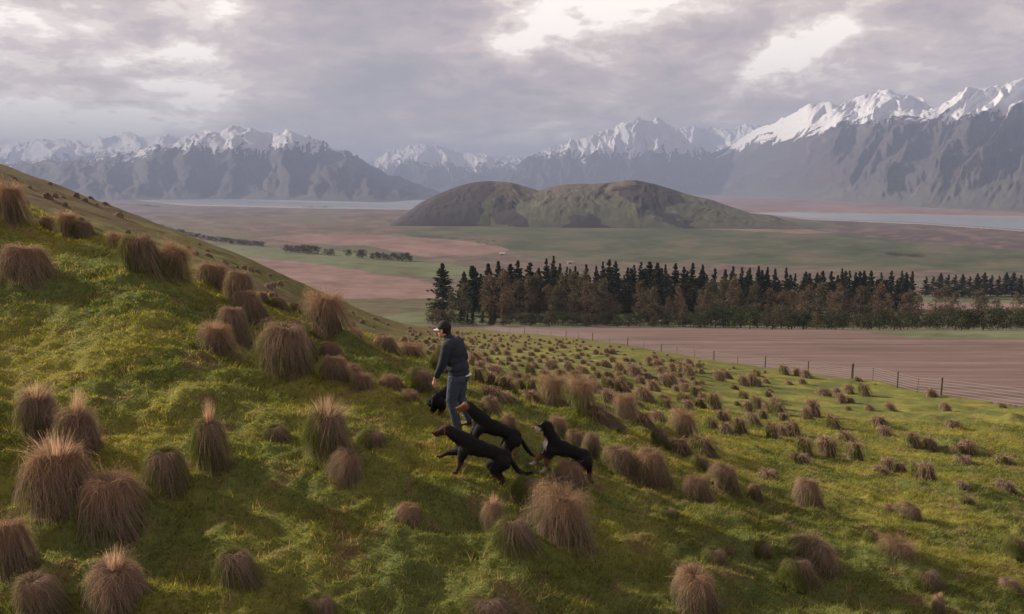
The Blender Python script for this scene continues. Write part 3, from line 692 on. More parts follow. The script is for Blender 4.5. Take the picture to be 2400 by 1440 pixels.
def knoll(label, sky_h, yfoot, depth, seed, rough):
    sky_h = np.array(sky_h, float); nx, nr_ = 380, 130
    px = np.linspace(sky_h[0, 0], sky_h[-1, 0], nx); sy = np.interp(px, sky_h[:, 0], sky_h[:, 1])
    ker = np.hanning(25); ker /= ker.sum(); sy = np.convolve(np.pad(sy, 12, 'edge'), ker, 'valid') + 1.6 * (fbm(px * .04, px * 0, 4, seed + 2) - .5)
    Df = vD(np.interp(px, [900, 1960], yfoot)); zf = zv(Df) - 1.5; dc = Df + 60 + depth * np.clip((534 - sy) / 100, 0, 1); zc_ = zpix(sy, dc)
    t = np.linspace(0, 1, nr_)[:, None]; u = ((px - 1200) / F)[None]
    q = px[None] / 150 + 1.5 * (fbm(px[None] * .012, t * 2, 3, seed) - .5) + .8 * t
    sp_ = ridged(q, t * 1.1 + seed, 4, seed + 71, .55); env = np.sin(np.pi * t) ** .8
    D = Df[None] + (dc - Df)[None] * t
    z = zf[None] + (zc_ - zf)[None] * (np.sin(t * np.pi / 2) ** .9) + (zc_ - zf)[None] * rough * (sp_ - .66) * env + 4 * (fbm(px[None] * .04, t * 4, 4, seed + 88) - .5) * env
    e = D * (zc_ / dc)[None] - z; z = np.where(e < 0, z + e - .3, z)
    tb = np.linspace(0, 1, 20)[1:, None]; d_b = dc[None] + depth * tb; z_b = zc_[None] - (zc_ - zf)[None] * tb ** 1.4 * 1.05
    Da = np.concatenate([D, d_b]); Za = np.concatenate([z, z_b]); Xa = u * Da * (math.cos(PITCH) - Za / Da * math.sin(PITCH))
    PYh = 440 - Za / Da * F * .985; PXh = np.broadcast_to(px[None], PYh.shape)
    qx = PXh + 40 * (fbm(PXh * .02, PYh * .05, 4, 4) - .5); qy = PYh + 22 * (fbm(PXh * .03, PYh * .07, 4, 14) - .5)
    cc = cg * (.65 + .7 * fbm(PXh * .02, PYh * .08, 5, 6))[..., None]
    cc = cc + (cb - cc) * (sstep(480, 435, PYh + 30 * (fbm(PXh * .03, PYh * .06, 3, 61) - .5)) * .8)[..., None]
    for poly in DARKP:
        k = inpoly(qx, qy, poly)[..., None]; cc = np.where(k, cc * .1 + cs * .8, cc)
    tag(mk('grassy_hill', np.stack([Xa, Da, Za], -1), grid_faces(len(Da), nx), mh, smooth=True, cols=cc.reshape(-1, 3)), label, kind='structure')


knoll('dark rounded left hump of the hill on the valley floor', [(905, 534), (940, 508), (985, 476), (1020, 458), (1060, 441), (1100, 429), (1140, 424), (1195, 427), (1240, 440), (1290, 455), (1340, 470), (1400, 488), (1460, 510), (1540, 530), (1600, 536)], (530, 534), 380, 5, .12)
knoll('long lower right hump of the hill, tapering to the right', [(1150, 480), (1230, 458), (1290, 438), (1340, 431), (1400, 431), (1440, 427), (1480, 421), (1530, 430), (1570, 442), (1610, 456), (1660, 466), (1700, 480), (1750, 497), (1785, 507), (1800, 501), (1818, 508), (1850, 522), (1900, 533), (1960, 540)], (531, 539), 480, 23, .14)
#PART2
# ------------------------------------------------------------------ tussock grass
blade_mat = mat('tussock_blades', attr='col', trans=.45, tint=(1.1, 1.0, .9))
core_mat = mat('tussock_core', attr='col', nscale=14, namt=.5, bump=.05, bscale=30, rough=1, spec=.02)
grass_mat = mat('grass_blades', attr='col', trans=.5, tint=(1.25, 1.2, .5))
TAN = np.array([0.425, 0.322, 0.253]); PINK = np.array([0.380, 0.287, 0.259]); DK = np.array([0.184, 0.132, 0.109]); ORG = np.array([.43, .30, .20]); GRN = np.array([.12, .145, .04]); STRAW = np.array([.46, .36, .23])


def dome(s):      # s 0 top .. 1 ground: radius, height of a haystack (unit radius, unit height)
    th = s * math.pi / 2
    return .10 * np.minimum(s * 6, 1) + .90 * (.72 * np.sin(th) ** .8 + .28 * s ** 3), np.maximum(np.cos(th), 0) ** .85


def flow(P):
    """lean the haystack: the skirt trails off downhill (+x) and follows the falling ground"""
    x = P[..., 0]; z = P[..., 2]; k = np.clip(1 - z, 0, 1.2); xx = x + .26 * k ** 1.5 + np.maximum(x, 0) * .62 * k ** 2
    return np.stack([xx, P[..., 1], z - .26 * xx * k ** 1.2], -1)


def core_mesh(seed, nu=26, nvv=12, k=.86, green=.3):
    r = rs(seed); V = []; Cc = []
    ph = r.rand(6) * 6.28
    for i in range(nvv + 1):
        s = i / nvv; rr, hh = dome(np.array(s)); rr = float(rr); hh = float(hh)
        for j in range(nu):
            a = j / nu * 2 * math.pi
            w = .92 + .10 * math.sin(2 * a + ph[0]) + .08 * math.sin(3 * a + ph[1] + 2 * s) + .06 * math.sin(5 * a + ph[2] + 4 * s) + .03 * r.randn()
            V.append((math.cos(a) * rr * k * w, math.sin(a) * rr * k * w, hh * k * (1 + .03 * r.randn()) - (.25 if i == nvv else 0)))
            g = .5 + .5 * math.sin(a + ph[3]); c_ = DK * .9 + (GRN * .6 - DK * .9) * (green * g); Cc.append(c_ * (.8 + .4 * r.rand()))
    Fc = [(i * nu + j, (i + 1) * nu + j, (i + 1) * nu + (j + 1) % nu, i * nu + (j + 1) % nu) for i in range(nvv) for j in range(nu)]
    V.append((0, 0, .9 * k)); Cc.append(DK); Fc += [(j, (j + 1) % nu, len(V) - 1) for j in range(nu)]
    return flow(np.array(V)), Fc, np.array(Cc)


def strips(P, wdt, cols, seed=0):
    """P (n,k,3) centre lines, wdt (n,) -> quads; the last point is a tip"""
    n, k, _ = P.shape
    d = P[:, -1] - P[:, 0]; side = np.stack([-d[:, 1], d[:, 0], 0 * d[:, 0]], 1); r = rs(seed + 5)
    side += r.randn(n, 3) * .25 * (np.linalg.norm(side, axis=1, keepdims=True) + .05); side /= np.linalg.norm(side, axis=1, keepdims=True) + 1e-9
    tw = np.linspace(1, .25, k)[None, :, None]
    A = P - side[:, None] * wdt[:, None, None] * .5 * tw; Bq = P + side[:, None] * wdt[:, None, None] * .5 * tw
    V = np.stack([A, Bq], 2).reshape(-1, 3)
    i0 = (np.arange(n)[:, None] * 2 * k + np.arange(k - 1)[None] * 2)[..., None] + np.array([0, 1, 3, 2]); Fq = i0.reshape(-1, 4)
    Cq = np.repeat(cols, 2, axis=1).reshape(-1, 3) if cols.ndim == 3 else np.repeat(cols, 2 * k, axis=0)
    return V, Fq, Cq


def skirt_mesh(seed, n=1500, k=4, wd=.016, green=.35, droop=1.0, orange=.25, shag=.10):
    r = rs(seed); a = r.rand(n) * 2 * math.pi
    s0 = np.where(r.rand(n) < .12, r.rand(n) * .06, r.rand(n) ** 1.3 * .75); L = .22 + .38 * r.rand(n); s1 = np.minimum(s0 + L, 1.08)
    lum = .20 * np.sin(2 * a + seed) + .12 * np.sin(3 * a + 2 * seed) + .08 * np.sin(7 * a + seed)
    P = np.zeros((n, k, 3)); off = .02 + shag * r.rand(n) ** 2 + (r.rand(n) < .10) * .16 * r.rand(n)
    da = r.randn(n) * .30 + (s0 < .08) * r.randn(n) * .8
    for j in range(k):
        f = j / (k - 1); s = s0 + (s1 - s0) * f; th = np.minimum(s, 1) * math.pi / 2
        rr = dome(s)[0] + .05; hh = np.maximum(np.cos(th), 0) ** .85
        o = off * math.sin(f * math.pi * .75) * 1.6 + off * f * (r.rand(n) * .9); aa = a + da * f
        rad = (rr * (1 + lum * .6)) * .93 + o
        P[:, j, 0] = np.cos(aa) * rad; P[:, j, 1] = np.sin(aa) * rad; P[:, j, 2] = hh * .93 + o * .9 * (1 - s) + .02
    t = r.rand(n, 1); c0 = PINK * (1 - t) + TAN * t
    m = r.rand(n); c0 = np.where((m < .28)[:, None], DK * 1.2, c0); c0 = np.where((m > .93)[:, None], STRAW, c0)
    gsel = (r.rand(n) < green * (1.0 + .9 * np.cos(a - 2.6))); c0 = np.where(gsel[:, None], GRN * (.8 + .6 * r.rand(n, 1)), c0)
    bs = (s1 > .85) & (r.rand(n) < .45); c0 = np.where(bs[:, None], GRN * (.7 + .6 * r.rand(n, 1)), c0)
    tp = (s0 < .3) & (r.rand(n) < orange * 2); c0 = np.where(tp[:, None], ORG * (.6 + .5 * r.rand(n, 1)), c0)
    c0 = c0 * (.65 + .6 * r.rand(n, 1))
    cols = c0[:, None] * np.linspace(.8, 1.15, k)[None, :, None]
    return strips(flow(P), wd * (.6 + .8 * r.rand(n)), cols, seed)


def tuft_mesh(seed, n=220, k=4, wd=.014, length=.55, spread=.55, r0=.16, z0=.78, col=None):
    r = rs(seed); a = r.rand(n) * 2 * math.pi; q = np.sqrt(r.rand(n)); P = np.zeros((n, k, 3)); L = length * (.5 + .7 * r.rand(n)); sp_ = spread * (q + .25 * r.randn(n))
    for j in range(k):
        f = j / (k - 1); b_ = sp_ * f ** 1.4 * L
        P[:, j, 0] = np.cos(a) * (r0 * q + b_); P[:, j, 1] = np.sin(a) * (r0 * q + b_); P[:, j, 2] = z0 + f * L * (1 - .3 * np.abs(sp_) * f)
    t = r.rand(n, 1); c0 = ORG * (1 - t * .5) + TAN * t * .6
    if col is not None: c0 = c0 * .3 + np.array(col) * .7
    cols = (c0 * (.7 + .5 * r.rand(n, 1)))[:, None] * np.linspace(.75, 1.25, k)[None, :, None]
    return strips(P, wd * (.6 + .8 * r.rand(n)), cols, seed)


def quick(name, VFC, m, smooth=False):
    o = mk(name, VFC[0], VFC[1], m, cols=VFC[2], smooth=smooth); COL.objects.unlink(o); return o.data


NP = 8
cores = [quick('mound', core_mesh(200 + i, green=[.2, .5, .3, .9][i % 4]), core_mat, True) for i in range(NP)]
skirts = [quick('leaf_skirt', skirt_mesh(300 + i, 4200, wd=.0095, green=[.10, .3, .15, .75][i % 4], orange=[.3, .15, .5, .1][i % 4]), blade_mat) for i in range(NP)]
shags = [quick('leaf_skirt', skirt_mesh(340 + i, 3400, green=[.05, .45][i % 2], orange=.7, shag=.30, wd=.009), blade_mat) for i in range(4)]
tufts = dict(
    n=quick('tuft', tuft_mesh(400, 200, spread=.9, length=.28, r0=.5, z0=.72), blade_mat),
    s=quick('tuft', tuft_mesh(401, 240, spread=.45, length=.62, r0=.14, z0=.80), blade_mat),
    w=quick('tuft', tuft_mesh(402, 420, spread=.95, length=.62, r0=.30, z0=.72), blade_mat),
    b=quick('tuft', tuft_mesh(403, 520, spread=.8, length=.42, r0=.55, z0=.62), blade_mat),
    g=quick('tuft', tuft_mesh(404, 300, spread=1.0, length=.34, r0=.5, z0=.70, col=(.13, .17, .03)), blade_mat))


def small_mesh(seed, n, green):
    a = core_mesh(seed, 12, 5, .9, green); k = skirt_mesh(seed + 1, n, 3, .05, green, orange=.2, shag=.2); t_ = tuft_mesh(seed + 2, n // 3, 3, .04, .35, .9, .5, .68)
    V = np.concatenate([a[0], k[0], t_[0]]); o1 = len(a[0]); o2 = o1 + len(k[0])
    Fc = [f for f in a[1]] + [tuple(f) for f in (k[1] + o1).tolist()] + [tuple(f) for f in (t_[1] + o2).tolist()]
    mi = np.array([0] * len(a[1]) + [1] * (len(k[1]) + len(t_[1])))
    return V, Fc, np.concatenate([a[2], k[2], t_[2]]), mi


smalls = []
for i in range(6):
    V, Fc, cc_, mi = small_mesh(500 + 10 * i, 260, [.1, .5, .25, .1, .8, .2][i])
    o = mk('tussock', V, Fc, [core_mat, blade_mat], cols=cc_, midx=mi); COL.objects.unlink(o); smalls.append(o.data)

rnd = random.Random(5)
LEAN = R(9)


def put_obj(name, me, parent, rot=0):
    o = bpy.data.objects.new(name, me); COL.objects.link(o); o.parent = parent; o.rotation_euler = (0, 0, rot); return o


def tussock(p, px, py, w, h, label, style='n', pi=None, lean=0.0, group=None, gr=False, shag=False):
    if p is None: return None
    D = p[1]; wr = w / F * D * .49; hr = h / F * D * .86
    i = rnd.randrange(NP) if pi is None else pi
    if gr: i = 3 + 4 * rnd.randrange(2)
    e = empty('tussock', (p[0], p[1] + wr * .5, p[2] + .05 * hr), (R(rnd.uniform(-8, 8)), LEAN * .6 + lean + R(rnd.uniform(-6, 8)), 0), (wr, wr * rnd.uniform(.8, 1.25), hr))
    # scale lives on the parts so that the thing's empty stays plain
    rot = rnd.uniform(-.5, .5)
    put_obj('mound', cores[i], e, rot)
    put_obj('leaf_skirt', shags[i % 4] if shag else skirts[i], e, rot)
    if style: put_obj('tuft', tufts[style], e, rnd.uniform(0, 6.28))
    tag(e, label, 'tussock', group or 'large tussocks on the near slope')
    return e


for (px_, py_, w_, h_, lab, st, kw), tp_ in zip(T, TP):
    kw = dict(kw)
    if kw.get('lean', 0) > 0: kw['lean'] *= .8
    tussock(tp_, px_, py_, w_, h_, lab, st, **{k_: v_ for k_, v_ in kw.items()})

# mid-slope tussocks: smaller, one mesh each
placed = [(a, c_ - h_ * .5, max(w_, h_) * .5) for a, c_, w_, h_, *_ in T]
MID = [(1673, 963, 35, 42), (1558, 955, 28, 20), (1692, 992, 38, 30), (1667, 1004, 34, 24), (1702, 1018, 32, 28), (1733, 1020, 36, 44), (1765, 998, 34, 30), (1808, 1030, 32, 44), (1829, 1026, 30, 30), (1856, 1024, 36, 38), (1904, 978, 38, 42), (1890, 985, 28, 30), (1952, 1008, 38, 36), (1983, 1038, 38, 26),
       (2062, 1002, 40, 24), (2075, 1025, 36, 26), (2140, 1050, 38, 36), (2181, 1056, 42, 28), (2250, 1072, 40, 30), (2270, 1066, 40, 34), (2262, 1090, 44, 22), (2358, 1094, 44, 24), (1883, 1068, 44, 44), (1937, 1070, 52, 46), (2004, 1082, 40, 50), (1874, 1088, 52, 24), (2081, 1108, 32, 38), (2112, 1110, 28, 24), (2152, 1122, 34, 38), (2172, 1128, 42, 44),
       (2258, 1146, 34, 18), (2272, 1184, 40, 20), (2065, 1110, 40, 16), (2360, 1150, 50, 22), (2025, 930, 30, 30), (1990, 926, 26, 24), (1933, 930, 34, 18), (1971, 946, 28, 24), (1962, 932, 24, 22), (1845, 1018, 26, 26), (1788, 985, 24, 24), (1752, 966, 24, 26), (1775, 958, 30, 28), (1800, 968, 28, 26), (1822, 976, 38, 34), (1812, 958, 24, 26), (1837, 988, 26, 20),
       (1838, 880, 24, 22), (1868, 882, 22, 18), (1888, 888, 26, 20), (1682, 893, 28, 24), (1700, 888, 26, 18), (1740, 905, 26, 24), (1762, 906, 26, 32), (1776, 908, 20, 20), (1570, 898, 36, 26), (1548, 886, 24, 28), (1485, 885, 40, 28), (1500, 900, 26, 18), (1455, 905, 26, 24), (1442, 918, 28, 30), (1420, 912, 34, 28), (1530, 918, 30, 26), (1560, 905, 36, 28),
       (1600, 880, 32, 30), (1613, 886, 28, 30), (1575, 872, 26, 20), (1540, 865, 30, 22), (1520, 858, 22, 22), (1180, 918, 46, 40), (1215, 912, 28, 24), (1245, 922, 32, 40), (1120, 900, 30, 40), (1150, 905, 30, 34), (1125, 870, 26, 24), (1210, 895, 34, 24), (1240, 880, 30, 28), (1275, 890, 30, 24), (1330, 870, 26, 22), (1288, 868, 34, 24), (1345, 905, 0, 0)]
REGS = [
    (lambda x, y, D: y < 815 and x < 1180, 'tiny brown tussock in the far paddock behind the man', 'tiny tussocks in the far paddock behind the man'),
    (lambda x, y, D: x < 1180, 'small brown tussock in the band just right of the man', 'small tussocks just right of the man'),
    (lambda x, y, D: D > 75, 'tiny dark tussock near the fence at the top of the paddock', 'tiny tussocks near the fence'),
    (lambda x, y, D: x < 1420, 'small gingery tussock in the dense band behind the big shaggy pair', 'small tussocks behind the big shaggy pair'),
    (lambda x, y, D: x < 1650 and y < 935, 'small brown tussock in the thick middle of the paddock below the fence', 'small tussocks in the middle of the paddock'),
    (lambda x, y, D: x < 1900 and y < 950, 'small brown tussock on the open turf under the right part of the fence', 'small tussocks under the right part of the fence'),
    (lambda x, y, D: y < 1000 and x >= 1900, 'small tussock on bare green turf below the big fence post', 'small tussocks on bare turf at the right'),
    (lambda x, y, D: x < 1700, 'low tussock on the bright slope between the dogs and the lone orange-topped tussock', 'low tussocks on the bright slope right of the dogs'),
    (lambda x, y, D: x < 2050, 'small pointed tussock in the scattered patch above the lone orange-topped tussock', 'pointed tussocks above the lone tussock'),
    (lambda x, y, D: True, 'small dark tussock on the smooth green slope at the far right', 'small tussocks on the far right slope')]
cand = []
for (a, c_, w_, h_) in MID:
    if w_ == 0: continue
    p = hit(a, c_ - 1)
    if p is not None: cand.append((a, c_, w_, h_, p)); placed.append((a, c_ - h_ * .5, max(w_, h_) * .42))
rr_ = random.Random(11)
dense = []
tries = 0
while tries < 9000:
    tries += 1
    a = rr_.uniform(960, 2400); y_ = 775 + (1180 - 775) * rr_.random() ** 1.7
    dfl = np.interp(a, [f_[0] for f_ in FENCE][::-1], [f_[1] for f_ in FENCE][::-1])
    if y_ < dfl + 5 or (a < 1110 and y_ > 850): continue
    dens = .95 if a < 1650 else .11
    if a > 1850: dens = .025
    if y_ > 960: dens *= .25
    if y_ > 1060: dens *= .4
    if a < 1500 and y_ > 960: dens *= .2
    band = math.exp(-((y_ - (840 + (a - 1250) * .12)) / 38) ** 2)
    dens *= .35 + .9 * band
    if 1380 < a < 1700 and y_ < 845: dens *= .4
    if rr_.random() > dens: continue
    p = hit(a, y_)
    if p is None or p[1] > 200: continue
    w_ = rr_.uniform(.32, .82) * (1 if a < 1650 else .8) * F / p[1]; w_ = max(w_, 5)
    if any((a - q[0]) ** 2 + ((y_ - w_ * .4 - q[1]) * 1.5) ** 2 < (q[2] + w_ * .36) ** 2 for q in placed): continue
    placed.append((a, y_ - w_ * .4, w_ * .45)); dense.append((a, y_, w_, w_ * rr_.uniform(.45, .9), p))
dense.sort(key=lambda q: -q[2])
NI = 300 - len(T) - len(cand)
indiv = cand + dense[:max(NI, 0)]; rest = dense[max(NI, 0):]
for a, c_, w_, h_, p in indiv:
    wr = w_ / F * p[1] * .56; hr = h_ / F * p[1] * .95
    o = bpy.data.objects.new('tussock', smalls[rr_.randrange(6)]); COL.objects.link(o)
    o.location = (p[0], p[1] + wr * .5, p[2] - .03); o.scale = (wr, wr, hr); o.rotation_euler = (R(rr_.uniform(-5, 5)), R(rr_.uniform(-2, 6)), rr_.uniform(-.6, .6))
    for f_, lab, grp in REGS:
        if f_(a, c_, p[1]): tag(o, lab, 'tussock', grp); break


def gather(items, protos, name, m, label, cat=None):
    """many tiny far ones joined into one mesh: items (loc, scale3, rotz, proto index)"""
    Vs, Fs, Cs, MI, o = [], [], [], [], 0
    for loc, sc, rz, k in items:
        V, Fc, cc_, mi = protos[k]; cz, sz = math.cos(rz), math.sin(rz)
        Vr = np.stack([(V[:, 0] * cz - V[:, 1] * sz) * sc[0], (V[:, 0] * sz + V[:, 1] * cz) * sc[1], V[:, 2] * sc[2]], 1) + np.array(loc)
        Vs.append(Vr); Fs.append(Fc + o); Cs.append(cc_); MI.append(mi); o += len(V)
    ob = mk(name, np.concatenate(Vs), np.concatenate(Fs), m, cols=np.concatenate(Cs), midx=np.concatenate(MI))
    return tag(ob, label, cat, kind='stuff')


def tiny(seed):
    a = core_mesh(seed, 8, 3, .95, .2); k = skirt_mesh(seed + 1, 60, 2, .10, .15, shag=.25)
    Fa = np.array([f if len(f) == 4 else (f[0], f[1], f[2], f[2]) for f in a[1]])
    nb = len([f for f in a[1] if len(f) == 4]); Fa = Fa[:nb]
    return np.concatenate([a[0], k[0]]), np.concatenate([Fa, k[1] + len(a[0])]), np.concatenate([a[2], k[2]]), np.array([0] * len(Fa) + [1] * len(k[1]))


tinies = [tiny(700 + 3 * i) for i in range(4)]
items = []
for a, c_, w_, h_, p in rest:
    wr = w_ / F * p[1] * .56; hr = h_ / F * p[1] * .9; items.append(((p[0], p[1], p[2] - .03), (wr, wr, hr), rr_.uniform(0, 6), rr_.randrange(4)))
# speckle of low scrub on the spur behind and the paddock's far edge
for k_ in range(900):
    a = rr_.uniform(0, 1150); y_ = rr_.uniform(400, 830); p = hit(a, y_)
    if p is None or p[1] < 60 or p[1] > 190: continue
    if a > 820 or rr_.random() < .35:
        s_ = rr_.uniform(.25, .55) * (1.3 if a < 800 else 1.1); items.append(((p[0], p[1], p[2] - .03), (s_, s_, s_ * rr_.uniform(.7, 1.2)), rr_.uniform(0, 6), rr_.randrange(4)))
gather(items, tinies, 'distant_tussocks', [core_mat, blade_mat], 'sprinkle of tiny far tussocks over the paddock and the spur behind')

# ------------------------------------------------------------------ short grass blades on the near slope
rg = rs(77)
N = 560000
uq = rg.uniform(-.72, .72, N); Dq = np.exp(rg.uniform(math.log(5.5), math.log(34), N))
xq = uq * Dq; zq = hill(xq, Dq)
gq = fbm(xq * .35, Dq * .35, 4, 101); g2 = fbm(xq * 1.7, Dq * 1.7, 3, 111); hgt = .62 * (.028 + .05 * rg.rand(N) ** 2 + .04 * sstep(.5, .7, fbm(xq * .9, Dq * .9, 2, 9))) * np.minimum(1.6, .6 + Dq * .045)
wq = (.0028 + .003 * rg.rand(N)) * np.maximum(1, Dq * .11)
az = rg.rand(N) * 6.28; ln = rg.randn(N, 2) * .8 + np.array([.5, -.15])
V = np.zeros((N, 3, 3)); V[:, 0] = np.stack([xq - np.cos(az) * wq, Dq - np.sin(az) * wq, zq - .01], 1); V[:, 1] = np.stack([xq + np.cos(az) * wq, Dq + np.sin(az) * wq, zq - .01], 1)
V[:, 2] = np.stack([xq + ln[:, 0] * hgt, Dq + ln[:, 1] * hgt, zq + hgt], 1)
ga = np.array([.062, .092, .030]); gb = np.array([.25, .24, .06]); gc = np.array([.28, .22, .14])
cq = ga + (gb - ga) * np.clip(.25 + .55 * sstep(.35, .75, gq) + .28 * rg.randn(N), 0, 1)[:, None]
dry = (rg.rand(N) < .05 + .45 * sstep(.55, .75, g2)); cq = np.where(dry[:, None], gc, cq) * (.7 + .6 * rg.rand(N, 1))
cv = np.repeat(cq[:, None], 3, 1); cv[:, 2] *= 1.25
nt_ = 3200; kb = 14      # scattered taller wisps, some green, some dead
uq = rg.uniform(-.70, .70, nt_); D2 = np.exp(rg.uniform(math.log(6), math.log(38), nt_)); x2 = uq * D2; rad = .05 + .09 * rg.rand(nt_)
bx_ = (x2[:, None] + rg.randn(nt_, kb) * rad[:, None]).ravel(); by_ = (D2[:, None] + rg.randn(nt_, kb) * rad[:, None]).ravel(); bz_ = hill(bx_, by_)
hb = np.repeat(.05 + .10 * rg.rand(nt_) ** 2, kb) * (.5 + .8 * rg.rand(nt_ * kb)); wb = .003 * np.maximum(1, by_ * .10); az = rg.rand(nt_ * kb) * 6.28; l2 = rg.randn(nt_ * kb, 2) * .45 + np.array([.25, 0])
V2 = np.stack([np.stack([bx_ - np.cos(az) * wb, by_ - np.sin(az) * wb, bz_ - .01], 1), np.stack([bx_ + np.cos(az) * wb, by_ + np.sin(az) * wb, bz_ - .01], 1), np.stack([bx_ + l2[:, 0] * hb, by_ + l2[:, 1] * hb, bz_ + hb], 1)], 1)
kd = np.repeat(rg.rand(nt_), kb)[:, None]; c2 = np.where(kd < .45, np.array([.34, .25, .16]), np.where(kd < .7, np.array([.20, .13, .085]), np.array([.17, .19, .045]))) * (.7 + .6 * rg.rand(nt_ * kb, 1))
V = np.concatenate([V, V2]); cv = np.concatenate([cv, np.repeat(c2[:, None], 3, 1)]); N = len(V)
me = mk('grass', V.reshape(-1, 3), np.arange(N * 3).reshape(-1, 3), grass_mat, cols=cv.reshape(-1, 3))
tag(me, 'short green grass covering the near slope', kind='stuff')

# ------------------------------------------------------------------ trees
leaf_mat = mat('foliage', attr='col', trans=.3, tint=(1.2, 1.1, .7))
bark_mat = mat('bark', (.09, .065, .05), nscale=3, namt=.4, bump=.05)


def facets(cen, size, cols, r, flat=.0):
    n = len(cen); a = r.randn(n, 3); a /= np.linalg.norm(a, axis=1, keepdims=True); b_ = r.randn(n, 3); b_ -= a * (a * b_).sum(1, keepdims=True); b_ /= np.linalg.norm(b_, axis=1, keepdims=True)
    s = np.asarray(size)[:, None] if np.ndim(size) else size
    V = np.stack([cen + a * s, cen - a * s * .5 + b_ * s * .8, cen - a * s * .5 - b_ * s * .8], 1).reshape(-1, 3)
    return V, np.arange(3 * n).reshape(-1, 3), np.repeat(cols, 3, 0)


def trunk_mesh(H, r0, seed, top=.95, limbs=0):
    r = rs(seed); V = []; Fc = []
    def tube(p0, p1, ra, rb, n=7):
        p0 = np.array(p0, float); p1 = np.array(p1, float); d = p1 - p0; d /= np.linalg.norm(d); s = np.cross(d, [.3, .9, .1]); s /= np.linalg.norm(s); t_ = np.cross(d, s); o = len(V)
        for q, rr_ in ((p0, ra), (p1, rb)):
            for j in range(n): a = j / n * 2 * math.pi; V.append(q + (s * math.cos(a) + t_ * math.sin(a)) * rr_)
        for j in range(n): Fc.append((o + j, o + (j + 1) % n, o + n + (j + 1) % n, o + n + j))
    z = 0; p = np.array([0, 0, -.5]); K = 5
    for k in range(K):
        q = np.array([r.randn() * .003 * H * (k > 0), r.randn() * .003 * H * (k > 0), H * top * (k + 1) / K]); tube(p, q, r0 * (1 - k / K * .9), r0 * (1 - (k + 1) / K * .9) + .02); p = q
    for k in range(limbs):
        a = r.rand() * 6.28; z0 = H * (.2 + .5 * r.rand()); L = H * .14; tube((0, 0, z0), (math.cos(a) * L, math.sin(a) * L, z0 + L * .7), r0 * .3, .02, 5)
    return np.array(V), Fc, np.tile([.09, .065, .05], (len(V), 1))


def pine_crown(H, seed, wid=.16, dark=1.0, gap=.25):
    r = rs(seed); cs = []; sz = []; z = .10 * H
    while z < H * .985:
        f = z / H; R0 = H * wid * (min(1, (1 - f) * 1.25)) * (.75 + .45 * r.rand()); nb = r.randint(4, 7); a0 = r.rand() * 6.28
        for k in range(nb):
            if r.rand() < gap: continue
            a = a0 + k / nb * 6.28 + r.randn() * .3; L = R0 * (.45 + .85 * r.rand())
            for q in np.linspace(.25, 1, 4):
                c_ = np.array([math.cos(a) * L * q, math.sin(a) * L * q, z - .18 * L * q + .05 * H * (q ** 2) * .4])
                m = 7; cs.append(c_ + r.randn(m, 3) * np.array([.018, .018, .012]) * H * (1.15 - f)); sz.append(np.full(m, .019 * H * (.7 + .6 * r.rand())))
        z += H * .030 * (.7 + .6 * r.rand())
    cs = np.concatenate(cs); sz = np.concatenate(sz)
    base = np.array([.034, .043, .030]) * dark; cols = base * (.6 + .9 * r.rand(len(cs), 1)) + np.array([.02, .012, .004]) * (r.rand(len(cs), 1) < .2)
    return facets(cs, sz, cols, r)


def larch_crown(H, seed, wid=.17, col=(.135, .075, .05), n=2300, low=.12):
    r = rs(seed); nb = 46; cs = []; sz = []
    zs = low + (1 - low) * r.rand(nb) ** .9
    for z in zs:
        f = (z - low) / (1 - low); R0 = H * wid * (math.sin(min(1, f * 1.5 + .18) * math.pi / 2)) * (1 - f ** 2.2) ** .8 + .02 * H; a = r.rand() * 6.28; q = r.rand() ** .5
        c_ = np.array([math.cos(a) * R0 * q, math.sin(a) * R0 * q, z * H]); m = n // nb
        cs.append(c_ + r.randn(m, 3) * np.array([.030, .030, .040]) * H); sz.append(np.full(m, .015 * H * (.7 + .6 * r.rand())))
    cs = np.concatenate(cs); sz = np.concatenate(sz)
    cols = np.array(col) * (.55 + .9 * r.rand(len(cs), 1)); g = r.rand(len(cs), 1) < .15; cols = np.where(g, np.array([.06, .07, .035]), cols)
    return facets(cs, sz, cols, r)


def shrub_crown(H, seed, col=(.05, .06, .036), wid=.42, n=1200):
    r = rs(seed); nb = 22; cs = []
    for _ in range(nb):
        v = r.randn(3); v /= np.linalg.norm(v); v *= r.rand() ** .4; c_ = np.array([v[0] * wid * H, v[1] * wid * H, H * (.5 + .38 * v[2])]); m = n // nb; cs.append(c_ + r.randn(m, 3) * .07 * H)
    cs = np.concatenate(cs); cs[:, 2] = np.maximum(cs[:, 2], .03 * H)
    cols = np.array(col) * (.5 + 1.0 * r.rand(len(cs), 1)); return facets(cs, .028 * H * (.6 + .8 * r.rand(len(cs))), cols, r)


def proto(H, trunk, crown): return (H, quick('trunk', trunk, bark_mat), quick('crown', crown, leaf_mat))


pines = [proto(24, trunk_mesh(24, .38, 900 + i), pine_crown(24, 910 + i, [.21, .25, .20, .27, .19][i], [1, .85, 1.1, .9, 1][i], [.15, .35, .25, .2, .45][i])) for i in range(5)]
larches = [proto(15, trunk_mesh(15, .2, 930 + i, .8, 6), larch_crown(15, 940 + i, [.19, .23, .16, .21, .18][i], [(0.128, 0.094, 0.080), (0.113, 0.090, 0.073), (0.141, 0.101, 0.084), (0.092, 0.081, 0.065), (0.108, 0.094, 0.073)][i], 2200)) for i in range(5)]
shrubs = [proto(6, trunk_mesh(6, .12, 960 + i, .85, 4), shrub_crown(6, 970 + i, [(.045, .058, .034), (.075, .066, .045), (.05, .052, .038)][i % 3], [.42, .34, .5, .3][i])) for i in range(4)]


